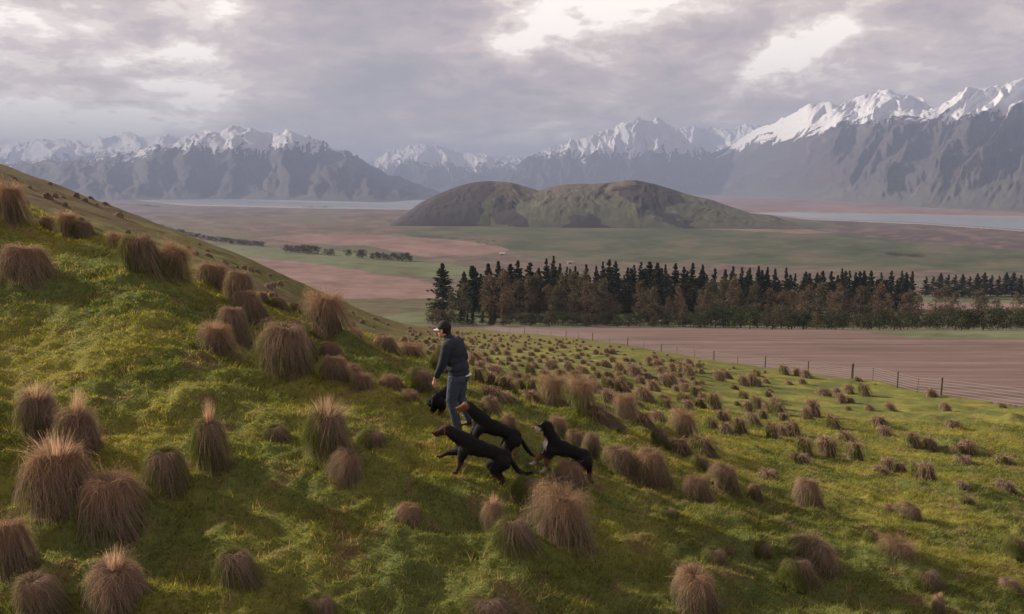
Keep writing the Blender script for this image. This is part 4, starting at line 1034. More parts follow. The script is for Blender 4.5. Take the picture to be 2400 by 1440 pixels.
def tree(name, kindp, px, py, top, label, group, cat='tree', ws=1.0):
    p = valley_pt(px, py); H0, tm, cm = kindp; h = (py - top) / F * p[1] * 1.0; s = h / H0
    if p[1] < 330: p[2] = max(p[2], float(hill(np.array([p[0]]), np.array([p[1]]))[0]) - 5)
    e = empty(name, tuple(p), (0, 0, rr_.uniform(0, 6.28)))
    for nm, me_ in (('trunk', tm), ('crown', cm)):
        o = bpy.data.objects.new(nm, me_); COL.objects.link(o); o.parent = e; o.scale = (s * ws, s * ws, s)
    return tag(e, label, cat, group)


PINES = [(1038, 617, 1.25, 'leftmost tall dark pine at the end of the shelter belt'), (1086, 640, 1.2, 'broad dark pine second from the left end of the belt'), (1108, 622, 1.5, 'wide dark pine left of the man-high gap in the belt top'), (1145, 618, 1.2, None), (1168, 611, 1, None), (1196, 618, 1, None), (1214, 610, 1, None), (1242, 612, 1.3, None), (1262, 628, 1, None),
         (1280, 606, .8, 'slim pine just left of the tallest pine of the belt'), (1297, 596, .8, 'tallest slim pine of the whole shelter belt'), (1312, 614, .8, None), (1328, 622, .8, None), (1347, 624, .9, None), (1373, 616, .9, None), (1396, 624, .8, None), (1411, 610, .8, None), (1426, 608, .8, None), (1441, 612, .8, None), (1469, 624, .9, None), (1484, 618, .9, None), (1500, 611, 1, None), (1520, 613, 1, None),
         (1538, 616, .9, None), (1557, 620, .8, None), (1580, 617, .8, None), (1600, 625, .8, None), (1620, 615, .9, None), (1643, 620, .9, None), (1672, 628, .8, 'dark pine at the left side of the gap in the belt top'), (1714, 624, .9, 'dark pine at the right side of the gap in the belt top'), (1735, 623, .9, None), (1753, 627, .8, None), (1773, 624, .8, None), (1794, 626, .8, None), (1812, 630, .7, None), (1838, 626, .6, 'thin open pine standing a little apart near the belt middle'), (1860, 640, .8, None), (1893, 640, 1, None),
         (1918, 642, .8, None), (1944, 635, 1, None), (1968, 628, .8, None), (1986, 632, .9, None), (2010, 636, 1, None), (2036, 634, 1, None), (2060, 636, 1, None), (2084, 634, 1, None), (2108, 632, 1.1, None), (2132, 636, 1, 'last dark pine before the gap near the right end')]

def zone(px):
    for lim, z_ in ((1280, 'at the left end of the belt'), (1450, 'around the tallest pine'), (1690, 'between the tallest pine and the belt-top gap'), (1900, 'just right of the belt-top gap'), (2150, 'near the right end of the long row')):
        if px < lim: return z_
    return 'below the separate block at the far right'


for px, top, ws, lab in PINES:
    j = rr_.uniform(-6, 6); seg = zone(px)
    tree('pine_tree', pines[rr_.randrange(5)], px, 738 + j - (8 if px > 1850 else 0), top, lab or 'tall dark back-row pine %s' % seg, 'back-row pines %s' % seg, ws=ws * rr_.uniform(1.0, 1.5))
for px in np.arange(1092, 2140, 17):
    if 1686 < px < 1704: continue
    seg = zone(px)
    tree('pine_tree', pines[rr_.randrange(5)], px + rr_.uniform(-8, 8), 728 + rr_.uniform(-4, 4), np.interp(px, [1050, 1300, 1680, 2140], [640, 634, 642, 648]) + rr_.uniform(-14, 12), 'dark second-rank pine %s' % seg, 'second-rank pines %s' % seg, ws=rr_.uniform(1.1, 1.6))
for k, px in enumerate(np.arange(2168, 2500, 17)):
    tree('pine_tree', pines[rr_.randrange(5)], px, 697 + rr_.uniform(-3, 3), 642 + rr_.uniform(-4, 8), 'first dark pine of the separate block at the far right' if k == 0 else 'dark pine in the separate block at the far right', 'pines of the far right block', ws=1.7)
LAR = [(1060, 690), (1088, 676), (1148, 655), (1180, 634), (1190, 670), (1214, 664), (1240, 655), (1256, 650), (1285, 672), (1302, 680), (1318, 652), (1342, 646), (1368, 650), (1380, 662), (1398, 668), (1414, 658), (1424, 690), (1442, 700), (1500, 664), (1518, 690), (1532, 686), (1566, 700), (1588, 678), (1600, 700), (1640, 690), (1652, 684), (1666, 668), (1692, 664), (1718, 658), (1730, 690), (1768, 672), (1800, 680), (1830, 676), (1852, 690), (1870, 688), (1890, 670), (1918, 672), (1945, 694), (1964, 670), (1988, 690), (2014, 680), (2036, 700), (2060, 668), (2078, 690), (2124, 678), (2150, 700), (2190, 690), (2212, 680), (2232, 690), (2290, 688), (2300, 700), (2332, 700), (2378, 690), (2396, 700)]
for px, top in LAR:
    seg = zone(px)
    lab = {1180: 'tallest reddish-brown tree in the left part of the belt', 2396: 'brown tree cut by the right edge of the picture', 1500: 'lone light-brown tree between two dark pines mid belt'}.get(px)
    tree('larch_tree', larches[rr_.randrange(5)], px, 757 + rr_.uniform(-6, 5) + (6 if px > 1700 else 0), top - rr_.uniform(2, 12), lab or 'reddish-brown upright tree %s' % seg, 'brown trees %s' % seg, ws=rr_.uniform(1.0, 1.35))
for px in list(np.arange(1010, 2440, 17)):
    px += rr_.uniform(-6, 6); by = 763 + 10 * sstep(1100, 2100, px) + rr_.uniform(-3, 2); big = 44 if px < 1060 else (rr_.uniform(26, 42) if px < 1650 else rr_.uniform(38, 62))
    seg = zone(px)
    conif = 1070 < px < 1170
    tree('young_pine' if conif else 'bush', pines[rr_.randrange(5)] if conif else shrubs[rr_.randrange(4)], px, by, by - big, 'large round dark bush at the left end of the belt' if px < 1025 else ('small young conifer below the left end of the belt' if conif else 'dark bush at the field edge %s' % seg),
         'young conifers by the field' if conif else 'bushes at the field edge %s' % seg, 'tree' if conif else 'bush', ws=1.3)
# hedgerows out on the plain
rowA = [(352, 531), (380, 540), (430, 552), (480, 563), (540, 572), (600, 577), (628, 579)]
for px in np.arange(356, 626, 10):
    py = np.interp(px, [q[0] for q in rowA], [q[1] for q in rowA]); tree('plain_tree', shrubs[rr_.randrange(4)], px + rr_.uniform(-3, 3), py, py - rr_.uniform(11, 16), 'dark tree in the windbreak just beyond the brown spur', 'trees of the windbreak beyond the spur', ws=1.5)
for px in list(np.arange(672, 752, 10)) + [768, 778, 816, 842, 850] + list(np.arange(872, 972, 10)):
    py = np.interp(px, [670, 760, 850, 970], [590, 598, 606, 614]); g = 'left clump' if px < 760 else ('lone trees in the middle' if px < 860 else 'right clump')
    tree('plain_tree', shrubs[rr_.randrange(4)], px, py, py - rr_.uniform(15, 25), 'dark tree in the field-edge row above the lower stubble field, %s' % g, 'field-edge row, %s' % g, ws=1.3)
scr = []
sc_p = [shrub_crown(6, 990 + i, (.05, .05, .045), .5, 110) for i in range(2)]; sc_p = [(q[0], q[1], q[2], np.zeros(len(q[1]), int)) for q in sc_p]
for (xa, ya, xb, yb, n_, s_) in [(205, 477, 372, 486, 90, 3.0), (330, 481, 376, 487, 30, 2.6), (708, 487, 778, 487, 40, 2.4), (1110, 568, 1170, 578, 26, .9), (2080, 598, 2160, 604, 40, 1.2), (940, 552, 1160, 566, 60, .7)]:
    for k in range(n_):
        f = rr_.random(); p = valley_pt(xa + (xb - xa) * f, ya + (yb - ya) * f + rr_.uniform(-1.0, 1.2)); s = s_ * rr_.uniform(.6, 1.1); scr.append(((p[0], p[1], p[2] - .5), (s * 2.4, s * 2.4, s), rr_.uniform(0, 6), rr_.randrange(2)))
gather(scr, sc_p, 'distant_woods', [leaf_mat], 'dark far-off woods and scrub strips on the plain')

# two small farm sheds
shed_w = mat('shed_wall', (.42, .40, .37), nscale=.6, namt=.15); shed_r = mat('shed_roof', (.36, .34, .33), rough=.6)
for px, py, L, lab in [(1336, 619, 7, 'small white-roofed farm shed beyond the tallest pines'), (1178, 598, 9, 'small pale shed beside the scrub at the tip of the stubble field')]:
    p = valley_pt(px, py); e = empty('farm_shed', tuple(p), (0, 0, rr_.uniform(-.3, .3))); h = 2.2; wd = 5
    V = [(-L / 2, -wd / 2, -1), (L / 2, -wd / 2, -1), (L / 2, wd / 2, -1), (-L / 2, wd / 2, -1), (-L / 2, -wd / 2, h), (L / 2, -wd / 2, h), (L / 2, wd / 2, h), (-L / 2, wd / 2, h), (-L / 2, 0, h + 1.8), (L / 2, 0, h + 1.8)]
    mk('wall', V, [(0, 1, 5, 4), (2, 3, 7, 6), (1, 2, 6, 9, 5), (3, 0, 4, 8, 7)], shed_w, parent=e)
    o2 = .5; V = [(-L / 2 - o2, -wd / 2 - o2, h - .1), (L / 2 + o2, -wd / 2 - o2, h - .1), (L / 2 + o2, 0, h + 2), (-L / 2 - o2, 0, h + 2), (-L / 2 - o2, wd / 2 + o2, h - .1), (L / 2 + o2, wd / 2 + o2, h - .1)]
    V += [(a, b2, c2 - .2) for a, b2, c2 in V]
    mk('roof', V, [(0, 1, 2, 3), (3, 2, 5, 4), (6, 9, 8, 7), (9, 10, 11, 8), (0, 6, 7, 1), (4, 5, 11, 10), (1, 7, 8, 2), (2, 8, 11, 5), (0, 3, 9, 6), (3, 4, 10, 9)], shed_r, parent=e)
    mk('door', [(-1.5, -wd / 2 - .06, -.2), (1.5, -wd / 2 - .06, -.2), (1.5, -wd / 2 - .06, 1.9), (-1.5, -wd / 2 - .06, 1.9)], [(0, 1, 2, 3)], mat('shed_door', (.15, .14, .13)), parent=e)
    tag(e, lab, 'shed', 'farm sheds')

# ------------------------------------------------------------------ the fence along the ploughed field
wood = mat('fence_wood', (.13, .105, .09), nscale=6, namt=.4, bump=.01); wire_m = mat('fence_wire', (.16, .14, .14), rough=.5)
FR = FENCE[::-1]; fu = np.array([(q[0] - 1200) / F for q in FR]); fd = np.array([q[2] for q in FR], float)
fx = fu * fd * .985; cum = np.concatenate([[0], np.cumsum(np.hypot(np.diff(fx), np.diff(fd)))])


def fpt(s):
    x = np.interp(s, cum, fx); y = np.interp(s, cum, fd); return float(x), float(y), float(hill(np.array([x]), np.array([y]))[0])


fe0 = fpt(0); fence = empty('fence', fe0); tag(fence, 'post and wire farm fence between the tussock paddock and the ploughed field', 'fence')


def post_mesh(h, r0, n=8):
    V = []
    for z, k in ((-.5, 1), (h - .04, .95), (h, .75)):
        for j in range(n): a = j / n * 6.2832; V.append((math.cos(a) * r0 * k, math.sin(a) * r0 * k, z))
    Fc = [(i * n + j, i * n + (j + 1) % n, (i + 1) * n + (j + 1) % n, (i + 1) * n + j) for i in range(2) for j in range(n)] + [tuple(range(2 * n, 3 * n))]
    return V, Fc


pm = quick('fence_post', (*post_mesh(1.25, .075), np.tile([.1, .1, .1], (24, 1))), wood); sm_ = quick('batten', (*post_mesh(1.1, .03), np.tile([.1, .1, .1], (24, 1))), wood); bm_ = quick('strainer_post', (*post_mesh(1.5, .15), np.tile([.1, .1, .1], (24, 1))), wood)
posts_px = [2480, 2248, 1690, 1562, 1395, 1330, 1130, 1230, 1480, 1815, 1920, 2140, 1070]
s_at = lambda px_: float(np.interp((px_ - 1200) / F, fu, cum))
sp = sorted(s_at(q) for q in posts_px); big = s_at(2028)
ss = [(q, pm, 'fence_post') for q in sp] + [(big, bm_, 'strainer_post')]
q0 = sorted(sp + [big])
for a, c_ in zip(q0[:-1], q0[1:]):
    m = max(1, int((c_ - a) / 4.5))
    for k in range(1, m): ss.append((a + (c_ - a) * k / m, sm_, 'batten'))
for s, me_, nm in ss:
    p = fpt(s); o = bpy.data.objects.new(nm, me_); COL.objects.link(o); o.parent = fence; o.location = (p[0] - fe0[0], p[1] - fe0[1], p[2] - fe0[2]); o.rotation_euler = (rr_.uniform(-.04, .04), rr_.uniform(-.04, .04), 0)
sl_ = sorted(s for s, _, _ in ss)
for k, hz_ in enumerate([.18, .36, .54, .72, .90, 1.08]):
    V = []; Fc = []; n = 4; rw = .014
    for i, s in enumerate(sl_):
        p = np.array(fpt(s)) - np.array(fe0) + np.array([0, 0, hz_])
        for j in range(n): a = j / n * 6.2832; V.append((p[0], p[1] + math.cos(a) * rw, p[2] + math.sin(a) * rw))
    for i in range(len(sl_) - 1):
        for j in range(n): Fc.append((i * n + j, i * n + (j + 1) % n, (i + 1) * n + (j + 1) % n, (i + 1) * n + j))
    mk('wire', V, Fc, wire_m, parent=fence)

# ------------------------------------------------------------------ living bodies: ellipsoids and tapered bones fused into one skin
bm0 = bpy.data.meshes.new('tmp_ball')
import bmesh
_b = bmesh.new(); bmesh.ops.create_icosphere(_b, subdivisions=2, radius=1); SV = np.array([v.co[:] for v in _b.verts]); SF = np.array([[v.index for v in f.verts] for f in _b.faces]); _b.free(); bpy.data.meshes.remove(bm0)


def organic(name, balls, bones, vox, m, smooth=5, colf=None, parent=None, cut=None):
    Vs, Fs, o = [], [], 0
    L = [(np.array(c_), np.array(r_ if np.ndim(r_) else (r_,) * 3), (b_[0] if b_ else None)) for c_, r_, *b_ in balls]
    for bo in bones:
        p0, r0, p1, r1 = bo[:4]; p0 = np.array(p0, float); p1 = np.array(p1, float); d = np.linalg.norm(p1 - p0); n = max(2, int(d / (min(r0, r1) * .35)) + 1); fl = np.array(bo[4]) if len(bo) > 4 else np.ones(3)
        for t_ in np.linspace(0, 1, n): L.append((p0 + (p1 - p0) * t_, (r0 + (r1 - r0) * t_) * fl, None))
    for c_, r_, rot in L:
        P = SV * r_
        if rot is not None: P = P @ np.array(Euler(rot).to_matrix()).T
        Vs.append(P + c_); Fs.append(SF + o); o += len(SV)
    ob = mk(name, np.concatenate(Vs), np.concatenate(Fs), m)
    md = ob.modifiers.new('r', 'REMESH'); md.mode = 'VOXEL'; md.voxel_size = vox; md.use_smooth_shade = True
    ms = ob.modifiers.new('s', 'SMOOTH'); ms.iterations = smooth; ms.factor = .5
    dg = bpy.context.evaluated_depsgraph_get(); me_ = bpy.data.meshes.new_from_object(ob.evaluated_get(dg)); old = ob.data; ob.modifiers.clear(); ob.data = me_; bpy.data.meshes.remove(old); me_.name = name
    if not me_.materials: me_.materials.append(m)
    me_.polygons.foreach_set('use_smooth', np.ones(len(me_.polygons), bool))
    if colf:
        co = np.empty(len(me_.vertices) * 3, np.float32); me_.vertices.foreach_get('co', co); co = co.reshape(-1, 3)
        a = me_.color_attributes.new('col', 'FLOAT_COLOR', 'POINT'); c_ = np.ones((len(co), 4), np.float32); c_[:, :3] = colf(co); a.data.foreach_set('color', c_.ravel())
    if parent: ob.parent = parent
    return ob


fur = mat('fur', attr='col', rough=.7, nscale=30, namt=.35, bump=.012, bscale=45, spec=.12)
eye_m = mat('eye', (.02, .012, .008), rough=.1, spec=.6); tongue_m = mat('tongue', (.45, .16, .15), rough=.5)
TANF = np.array([.26, .12, .055]); BLK = np.array([.012, .011, .012]); WHT = np.array([.62, .56, .50]); BRN = np.array([.085, .038, .022])


def dog(label, px, py, yaw, tilt, sc, legs, head=(0, 0, 0), tail=None, colf=None, hd=(.0, .0, .0), roll=0, mouth=.03, pitchh=18):
    p = hit(px, py); e = empty('dog', (p[0], p[1], p[2] - .012), (R(roll), R(-tilt), R(yaw))); hx, hy, hz_ = hd; hz_ += .03
    ct, st_ = math.cos(R(-pitchh)), math.sin(R(-pitchh))

    def N(x, y, z):      # head frame: turned about the top of the neck
        u_, w_ = x - .56, z - .69
        return (.56 + u_ * ct + w_ * st_ + hx, y, .69 - u_ * st_ + w_ * ct + hz_) if False else (.56 + u_ * ct - w_ * st_ + hx, y, .69 + u_ * st_ + w_ * ct + hz_)
    nk = N(.55, 0, .70)
    balls = [((.22, 0, .475), (.20, .125, .158)), ((.05, 0, .49), (.23, .120, .138)), ((-.14, 0, .505), (.21, .108, .115)), ((-.33, 0, .505), (.15, .115, .125)), ((.30, 0, .51), (.115, .100, .13)),
             (N(.59, 0, .715), (.085, .074, .070)), (N(.635, 0, .70), (.066, .056, .054)), (N(.78, 0, .672), (.020, .020, .018))]
    bones = [((.24, 0, .53), .130, (.5 * .30 + .5 * nk[0], 0, .5 * .52 + .5 * nk[2]), .108), ((.5 * .30 + .5 * nk[0], 0, .5 * .52 + .5 * nk[2]), .108, nk, .084), (N(.64, 0, .695), .052, N(.765, 0, .668), .032, (1, .85, 1)), (N(.62, 0, .66), .038, N(.745, 0, .652 - mouth), .019, (1, 1.1, .8))]
    for sgn in (1, -1):
        bones.append((N(.560, .060 * sgn, .755), .028, N(.585, .088 * sgn, .670), .020, (1.4, .5, 1)))
    for kind, sgn, pts_ in legs:
        y = sgn * .085
        P = [(a, y + (c_ if len(q) > 2 else 0), b2) for q in pts_ for a, b2, c_ in [(q[0], q[1], q[2] if len(q) > 2 else 0)]]
        rad = [.092, .062, .037, .030, .030] if kind == 'f' else [.128, .085, .040, .031, .031]
        for i in range(len(P) - 1): bones.append((P[i], rad[i], P[i + 1], rad[i + 1]))
        bones.append((P[-1], .026, (P[-1][0] + .045, P[-1][1], P[-1][2] - .006), .021, (1, 1.2, .8)))
    tail = tail or [(-.42, .50, .045), (-.54, .43, .040), (-.62, .37, .040), (-.71, .34, .038), (-.79, .36, .030), (-.85, .42, .015)]
    for a, c_ in zip(tail[:-1], tail[1:]): bones.append(((a[0], 0, a[1]), a[2], (c_[0], 0, c_[1]), c_[2]))
    o = organic('body', balls, bones, .0125, fur, 3, colf, e); o.scale = (sc,) * 3
    me_ = o.data; nf = len(me_.polygons); ce = np.empty(nf * 3, np.float32); no = np.empty(nf * 3, np.float32); me_.polygons.foreach_get('center', ce); me_.polygons.foreach_get('normal', no)
    ce = ce.reshape(-1, 3); no = no.reshape(-1, 3); r = rs(int(px)); k_ = r.rand(nf) < .8; ce = ce[k_]; no = no[k_]; n_ = len(ce)
    bk = np.array([-1.0, 0, -.35]) - no * (no @ np.array([-1.0, 0, -.35]))[:, None]; bk /= np.linalg.norm(bk, axis=1, keepdims=True) + 1e-6
    hl = np.where(ce[:, 0] > .50, .010, np.where(ce[:, 0] < -.46, .045, .028)) * np.where(ce[:, 2] < .28, .6, 1) * (.6 + .8 * r.rand(n_))
    dr = bk * .85 + no * .35 + r.randn(n_, 3) * .18; sd2 = np.cross(dr, no); sd2 /= np.linalg.norm(sd2, axis=1, keepdims=True) + 1e-6
    Vh = np.stack([ce + sd2 * .0028 - no * .003, ce - sd2 * .0028 - no * .003, ce + dr * hl[:, None]], 1).reshape(-1, 3)
    ch = np.repeat(colf(ce) * (.6 + 1.1 * r.rand(n_, 1)), 3, 0); ct_ = mk('coat', Vh, np.arange(3 * n_).reshape(-1, 3), fur, cols=ch, parent=o); ct_['kind'] = 'stuff'
    for sgn in (1, -1):
        V = SV * .011 + np.array(N(.655, .040 * sgn, .728)); q = mk('eye', V * sc, SF, eye_m, smooth=True, parent=e)
    V = SV * np.array([.02, .019, .016]) + np.array(N(.79, 0, .678)); mk('nose', V * sc, SF, eye_m, smooth=True, parent=e)
    V = SV * np.array([.045, .014, .007]) + np.array(N(.715, 0, .658 - mouth * .45)); mk('tongue', V * sc, SF, tongue_m, smooth=True, parent=e)
    return tag(e, label, 'dog', 'sheepdogs with the man')


def mixc(a, c_, t_): return a + (c_ - a) * np.clip(t_, 0, 1)[:, None]


def col_a(P):   # black with dark tan lower legs and muzzle
    c_ = np.tile(BLK, (len(P), 1)); c_ = mixc(c_, BRN * .8, sstep(.26, .16, P[:, 2]) * (np.abs(P[:, 1]) > .03)); c_ = mixc(c_, BRN * .6, sstep(.56, .66, P[:, 0]) * sstep(.72, .67, P[:, 2])); return c_


def col_b(P):   # black with bright tan face and hind legs
    c_ = np.tile(BLK, (len(P), 1)); c_ = mixc(c_, TANF * .55, sstep(.26, .16, P[:, 2]) * (np.abs(P[:, 1]) > .02)); c_ = mixc(c_, TANF * .7, sstep(.56, .63, P[:, 0]) * sstep(.72, .68, P[:, 2]))
    c_ = mixc(c_, TANF * 1.3, (P[:, 0] < -.40) * (P[:, 0] > -.5) * sstep(.40, .36, P[:, 2])); return c_


def col_c(P):   # black with white chest, pale muzzle, tan and white legs
    c_ = np.tile(BLK, (len(P), 1)); c_ = mixc(c_, TANF * .6, sstep(.30, .22, P[:, 2]) * (np.abs(P[:, 1]) > .02)); c_ = mixc(c_, WHT * .6, sstep(.14, .08, P[:, 2]))
    c_ = mixc(c_, WHT, sstep(.33, .37, P[:, 0]) * sstep(.60, .52, P[:, 2]) * (np.abs(P[:, 1]) < .065) * (P[:, 2] > .28)); c_ = mixc(c_, mixc(c_ * 0 + TANF, WHT, np.full(len(P), .55)), sstep(.55, .60, P[:, 0]) * sstep(.695, .665, P[:, 2]))
    c_ = mixc(c_, WHT, ((np.abs(P[:, 1]) < .014) & (P[:, 0] > .58) & (P[:, 2] > .72)) * .8); return c_


dog('black huntaway dog nearest the viewer, striding uphill with a raised forepaw', 1104, 1120, 180, 20, .86,
    [('f', 1, [(.26, .40), (.25, .28), (.24, .13), (.25, .03)]), ('f', -1, [(.27, .42), (.35, .29), (.48, .22), (.56, .13)]),
     ('h', 1, [(-.36, .43), (-.29, .27), (-.46, .17), (-.41, -.03)]), ('h', -1, [(-.35, .43), (-.22, .28), (-.33, .16), (-.28, .02)])], colf=col_a, hd=(.03, 0, -.13), pitchh=26)
dog('black dog with tan face, middle one, between the nearest dog and the man', 1132, 1062, 187, 26, .84,
    [('f', 1, [(.26, .40), (.28, .28), (.20, .13), (.22, .03)]), ('f', -1, [(.27, .42), (.30, .28), (.33, .14), (.35, .03)]),
     ('h', 1, [(-.36, .43), (-.29, .27), (-.45, .18), (-.40, .02)]), ('h', -1, [(-.35, .43), (-.30, .27), (-.50, .18), (-.50, .02)])], colf=col_b, hd=(.02, 0, -.07), pitchh=30,
    tail=[(-.46, .50, .036), (-.56, .44, .034), (-.65, .38, .034), (-.74, .34, .028), (-.82, .32, .016)], mouth=.05)
dog('black dog with white chest and pale muzzle trotting behind the others, on the right', 1298, 1114, 194, 25, .84,
    [('f', 1, [(.26, .40), (.28, .28), (.24, .13), (.25, .02)]), ('f', -1, [(.27, .42), (.30, .28), (.36, .15), (.41, .04)]),
     ('h', 1, [(-.36, .43), (-.29, .27), (-.44, .18), (-.40, .02)]), ('h', -1, [(-.35, .43), (-.25, .27), (-.38, .17), (-.33, .02)])], colf=col_c, hd=(-.08, .0, .02), pitchh=24,
    tail=[(-.46, .50, .040), (-.52, .40, .042), (-.56, .28, .040), (-.62, .18, .036), (-.70, .13, .022)], mouth=.045)
dog('dark dog mostly hidden by the man, only its rear showing left of his legs', 1046, 968, 62, 8, .72,
    [('f', 1, [(.26, .40), (.25, .28), (.24, .13), (.25, .03)]), ('f', -1, [(.27, .42), (.30, .28), (.33, .14), (.35, .03)]),
     ('h', 1, [(-.36, .43), (-.29, .27), (-.44, .18), (-.40, .02)]), ('h', -1, [(-.35, .43), (-.25, .27), (-.38, .17), (-.33, .02)])], colf=col_a, hd=(-.02, 0, -.05),
    tail=[(-.46, .48, .036), (-.52, .36, .034), (-.56, .26, .030), (-.60, .18, .02)])

# ------------------------------------------------------------------ the man
skin = mat('skin', (.50, .27, .19), rough=.5, spec=.35); jack = mat('jacket_cloth', (.022, .028, .040), nscale=9, namt=.25, bump=.02, bscale=14, rough=.85)
jean = mat('denim', (.045, .062, .088), nscale=26, namt=.25, bump=.02, bscale=18, rough=.9); capm = mat('cap_cloth', (.022, .022, .028), nscale=60, namt=.2, rough=.85); brimm = mat('cap_brim', (.42, .41, .40), rough=.8)
hairm = mat('hair', (.018, .012, .009), nscale=60, namt=.4, rough=.6); bootm = mat('boot_leather', (.06, .035, .02), rough=.5); shirtm = mat('shirt_cloth', (.62, .62, .66), rough=.9)
p = hit(1080, 1008); S_ = .955
man = empty('person', (p[0], p[1], p[2]), (0, R(4), R(158)))
tag(man, 'person in dark jacket, blue jeans and cap walking uphill with bare hand low', 'person')
# local +X is forward, +Y his left, +Z up
def hand(cx, cy, cz, sgn):
    L = [((cx, cy, cz), .030, (cx + .012, cy, cz - .055), .028, (1, .55, 1))]
    for k, (dy, ln_) in enumerate([(.030, .062), (.011, .072), (-.009, .068), (-.028, .052)]):
        a = (cx + dy + .01, cy, cz - .07); b_ = (cx + dy + .012, cy - sgn * .010, cz - .07 - ln_ * .5); c_ = (cx + dy + .008, cy - sgn * .026, cz - .07 - ln_ * .92)
        L += [(a, .0095, b_, .009), (b_, .009, c_, .0075)]
    L += [((cx + .022, cy, cz - .018), .012, (cx + .052, cy - sgn * .014, cz - .050), .010), ((cx + .052, cy - sgn * .014, cz - .050), .010, (cx + .056, cy - sgn * .022, cz - .078), .008)]
    return L


HX, HZ = .165, 1.575
body_b = [((HX - .012, 0, HZ + .045), (.100, .078, .098)), ((HX + .03, 0, HZ - .035), (.070, .060, .078)), ((HX + .055, 0, HZ - .085), (.038, .038, .028)), ((HX + .094, 0, HZ - .012), (.022, .014, .024)), ((HX + .082, 0, HZ - .052), (.016, .028, .014)), ((HX - .005, .079, HZ), (.018, .010, .030)), ((HX - .005, -.079, HZ), (.018, .010, .030)),
          ((.03, 0, 1.20), (.10, .15, .20)), ((.0, 0, .95), (.10, .13, .12)), ((HX + .088, 0, HZ + .022), (.014, .045, .012))]
body_n = [((.07, 0, 1.38), .060, (HX - .03, 0, HZ - .03), .056)] + \
    [((.05, .19, 1.36), .05, (.10, .25, 1.10), .04), ((.10, .25, 1.10), .04, (.235, .245, .90), .026), ((.235, .245, .90), .026, (.25, .245, .875), .026)] + hand(.255, .245, .855, 1) + \
    [((.05, -.19, 1.36), .05, (.0, -.25, 1.10), .04), ((.0, -.25, 1.10), .04, (.10, -.24, .90), .026), ((.10, -.24, .90), .026, (.11, -.24, .875), .026)] + hand(.115, -.24, .855, -1) + \
    [((0, .08, .90), .07, (.07, .09, .50), .05), ((.07, .09, .50), .05, (.01, .09, .10), .04), ((0, -.08, .90), .07, (.0, -.09, .50), .05), ((.0, -.09, .50), .05, (-.16, -.09, .14), .04)]
o = organic('body', body_b, body_n, .0075, skin, 2, None, man); o.scale = (S_,) * 3
jb = [((.035, 0, 1.27), (.165, .235, .18)), ((.005, 0, 1.13), (.165, .22, .17)), ((-.03, 0, 1.00), (.175, .215, .14)), ((-.035, 0, .915), (.172, .208, .075)), ((.0, 0, 1.34), (.14, .22, .125)), ((-.04, 0, 1.25), (.13, .20, .18)), ((.09, 0, 1.20), (.12, .17, .17)), ((.08, 0, 1.02), (.12, .17, .14))]
jn = [((.03, -.16, 1.375), .088, (.03, .16, 1.375), .088), ((.06, 0, 1.39), .095, (.100, 0, 1.475), .074),
      ((.03, .20, 1.355), .092, (.09, .265, 1.11), .072), ((.09, .265, 1.11), .072, (.215, .247, .915), .050), ((.03, -.20, 1.355), .092, (-.02, -.26, 1.11), .072), ((-.02, -.26, 1.11), .072, (.085, -.24, .915), .050)]
o = organic('jacket', jb, jn, .011, jack, 3, None, man); o.scale = (S_,) * 3
nb_ = [((-.03, 0, .885), (.155, .195, .10)), ((-.06, .085, .84), (.12, .10, .11)), ((-.06, -.085, .84), (.12, .10, .11))]
nn = [((-.02, .09, .84), .125, (.075, .095, .50), .088), ((.075, .095, .50), .088, (.01, .095, .09), .070), ((-.02, -.09, .84), .125, (.02, -.095, .50), .088), ((.02, -.095, .50), .088, (-.12, -.095, .16), .070)]
o = organic('jeans', nb_, nn, .011, jean, 3, None, man); o.scale = (S_,) * 3
o = organic('shirt_hem', [((-.06, -.06, .868), (.160, .170, .030))], [], .008, shirtm, 1, None, man); o.scale = (S_,) * 3
for sgn, fx_, fz_, tl in ((1, .01, .055, 0), (-1, -.12, .12, .05)):
    o = organic('boot', [], [((fx_ - .03, .095 * sgn, fz_ + .05), .052, (fx_, .095 * sgn, fz_), .05), ((fx_ - .04, .095 * sgn, fz_ - .005), .042, (fx_ + .15, .098 * sgn, fz_ - .012 - tl), .036, (1, 1.1, .85))], .009, bootm, 3, None, man); o.scale = (S_,) * 3
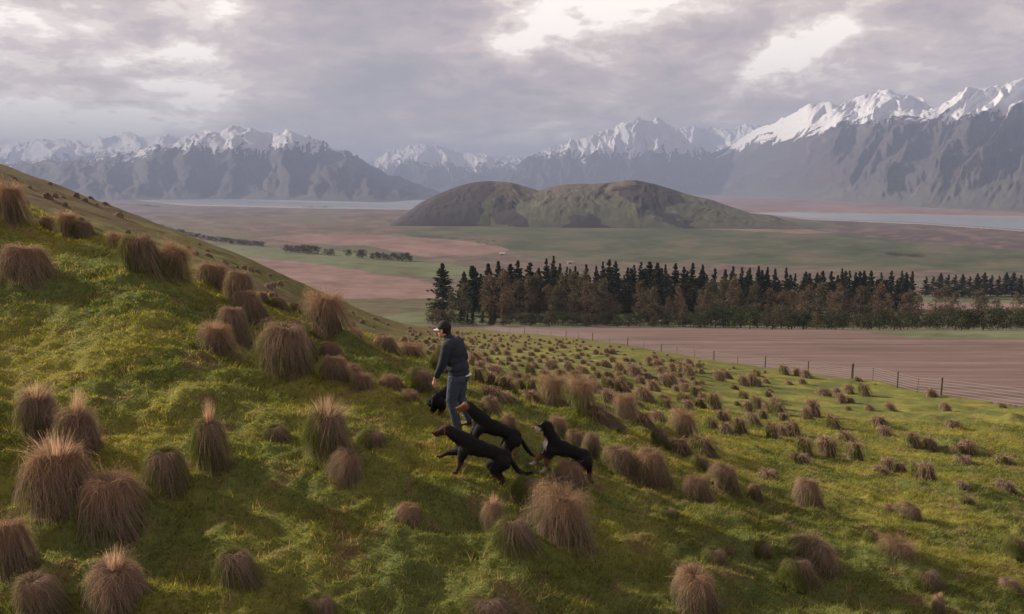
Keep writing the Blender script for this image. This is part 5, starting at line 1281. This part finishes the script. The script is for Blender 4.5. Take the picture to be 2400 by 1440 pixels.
o = organic('hair', [((HX - .035, 0, HZ + .02), (.086, .084, .085)), ((HX - .07, 0, HZ - .03), (.045, .062, .05))], [], .008, hairm, 1, None, man); o.scale = (S_,) * 3
# cap: dome cut flat below, with a curved brim
V = []; Fc = []; nu_, nr2 = 28, 10
for i in range(nr2 + 1):
    th = i / nr2 * math.pi * .52
    for j in range(nu_):
        a = j / nu_ * 2 * math.pi; V.append((HX - .012 + math.cos(a) * math.sin(th) * .114, math.sin(a) * math.sin(th) * .092, HZ + .045 + math.cos(th) * .118))
Fc = [(i * nu_ + j, (i + 1) * nu_ + j, (i + 1) * nu_ + (j + 1) % nu_, i * nu_ + (j + 1) % nu_) for i in range(nr2) for j in range(nu_)]
V = np.array(V) * S_; cap = mk('cap', V, Fc, capm, smooth=True, parent=man)
sd_ = cap.modifiers.new('t', 'SOLIDIFY'); sd_.thickness = .006
V = []; Fc = []; n1_, n2_ = 12, 5
for lay in (0, -.007):
    for i in range(n2_):
        for j in range(n1_):
            f = i / (n2_ - 1); a = (j / (n1_ - 1) - .5) * 2; an = a * 1.05
            V.append((HX - .015 + math.cos(an) * .108 + f * .082 * (1 - abs(a) ** 2.5), math.sin(an) * (.088 - .012 * f), HZ + .040 - .018 * f - .018 * a * a + lay))
g_ = lambda i, j, l: l * n1_ * n2_ + i * n1_ + j
for i in range(n2_ - 1):
    for j in range(n1_ - 1): Fc += [(g_(i, j, 0), g_(i + 1, j, 0), g_(i + 1, j + 1, 0), g_(i, j + 1, 0)), (g_(i, j, 1), g_(i, j + 1, 1), g_(i + 1, j + 1, 1), g_(i + 1, j, 1))]
for j in range(n1_ - 1): Fc.append((g_(n2_ - 1, j, 0), g_(n2_ - 1, j, 1), g_(n2_ - 1, j + 1, 1), g_(n2_ - 1, j + 1, 0)))
mk('brim', np.array(V) * S_, Fc, brimm, smooth=False, parent=cap)
for sgn in (1, -1): mk('eye', (SV * .0115 + np.array([HX + .076, .028 * sgn, HZ + .008])) * S_, SF, eye_m, smooth=True, parent=man)
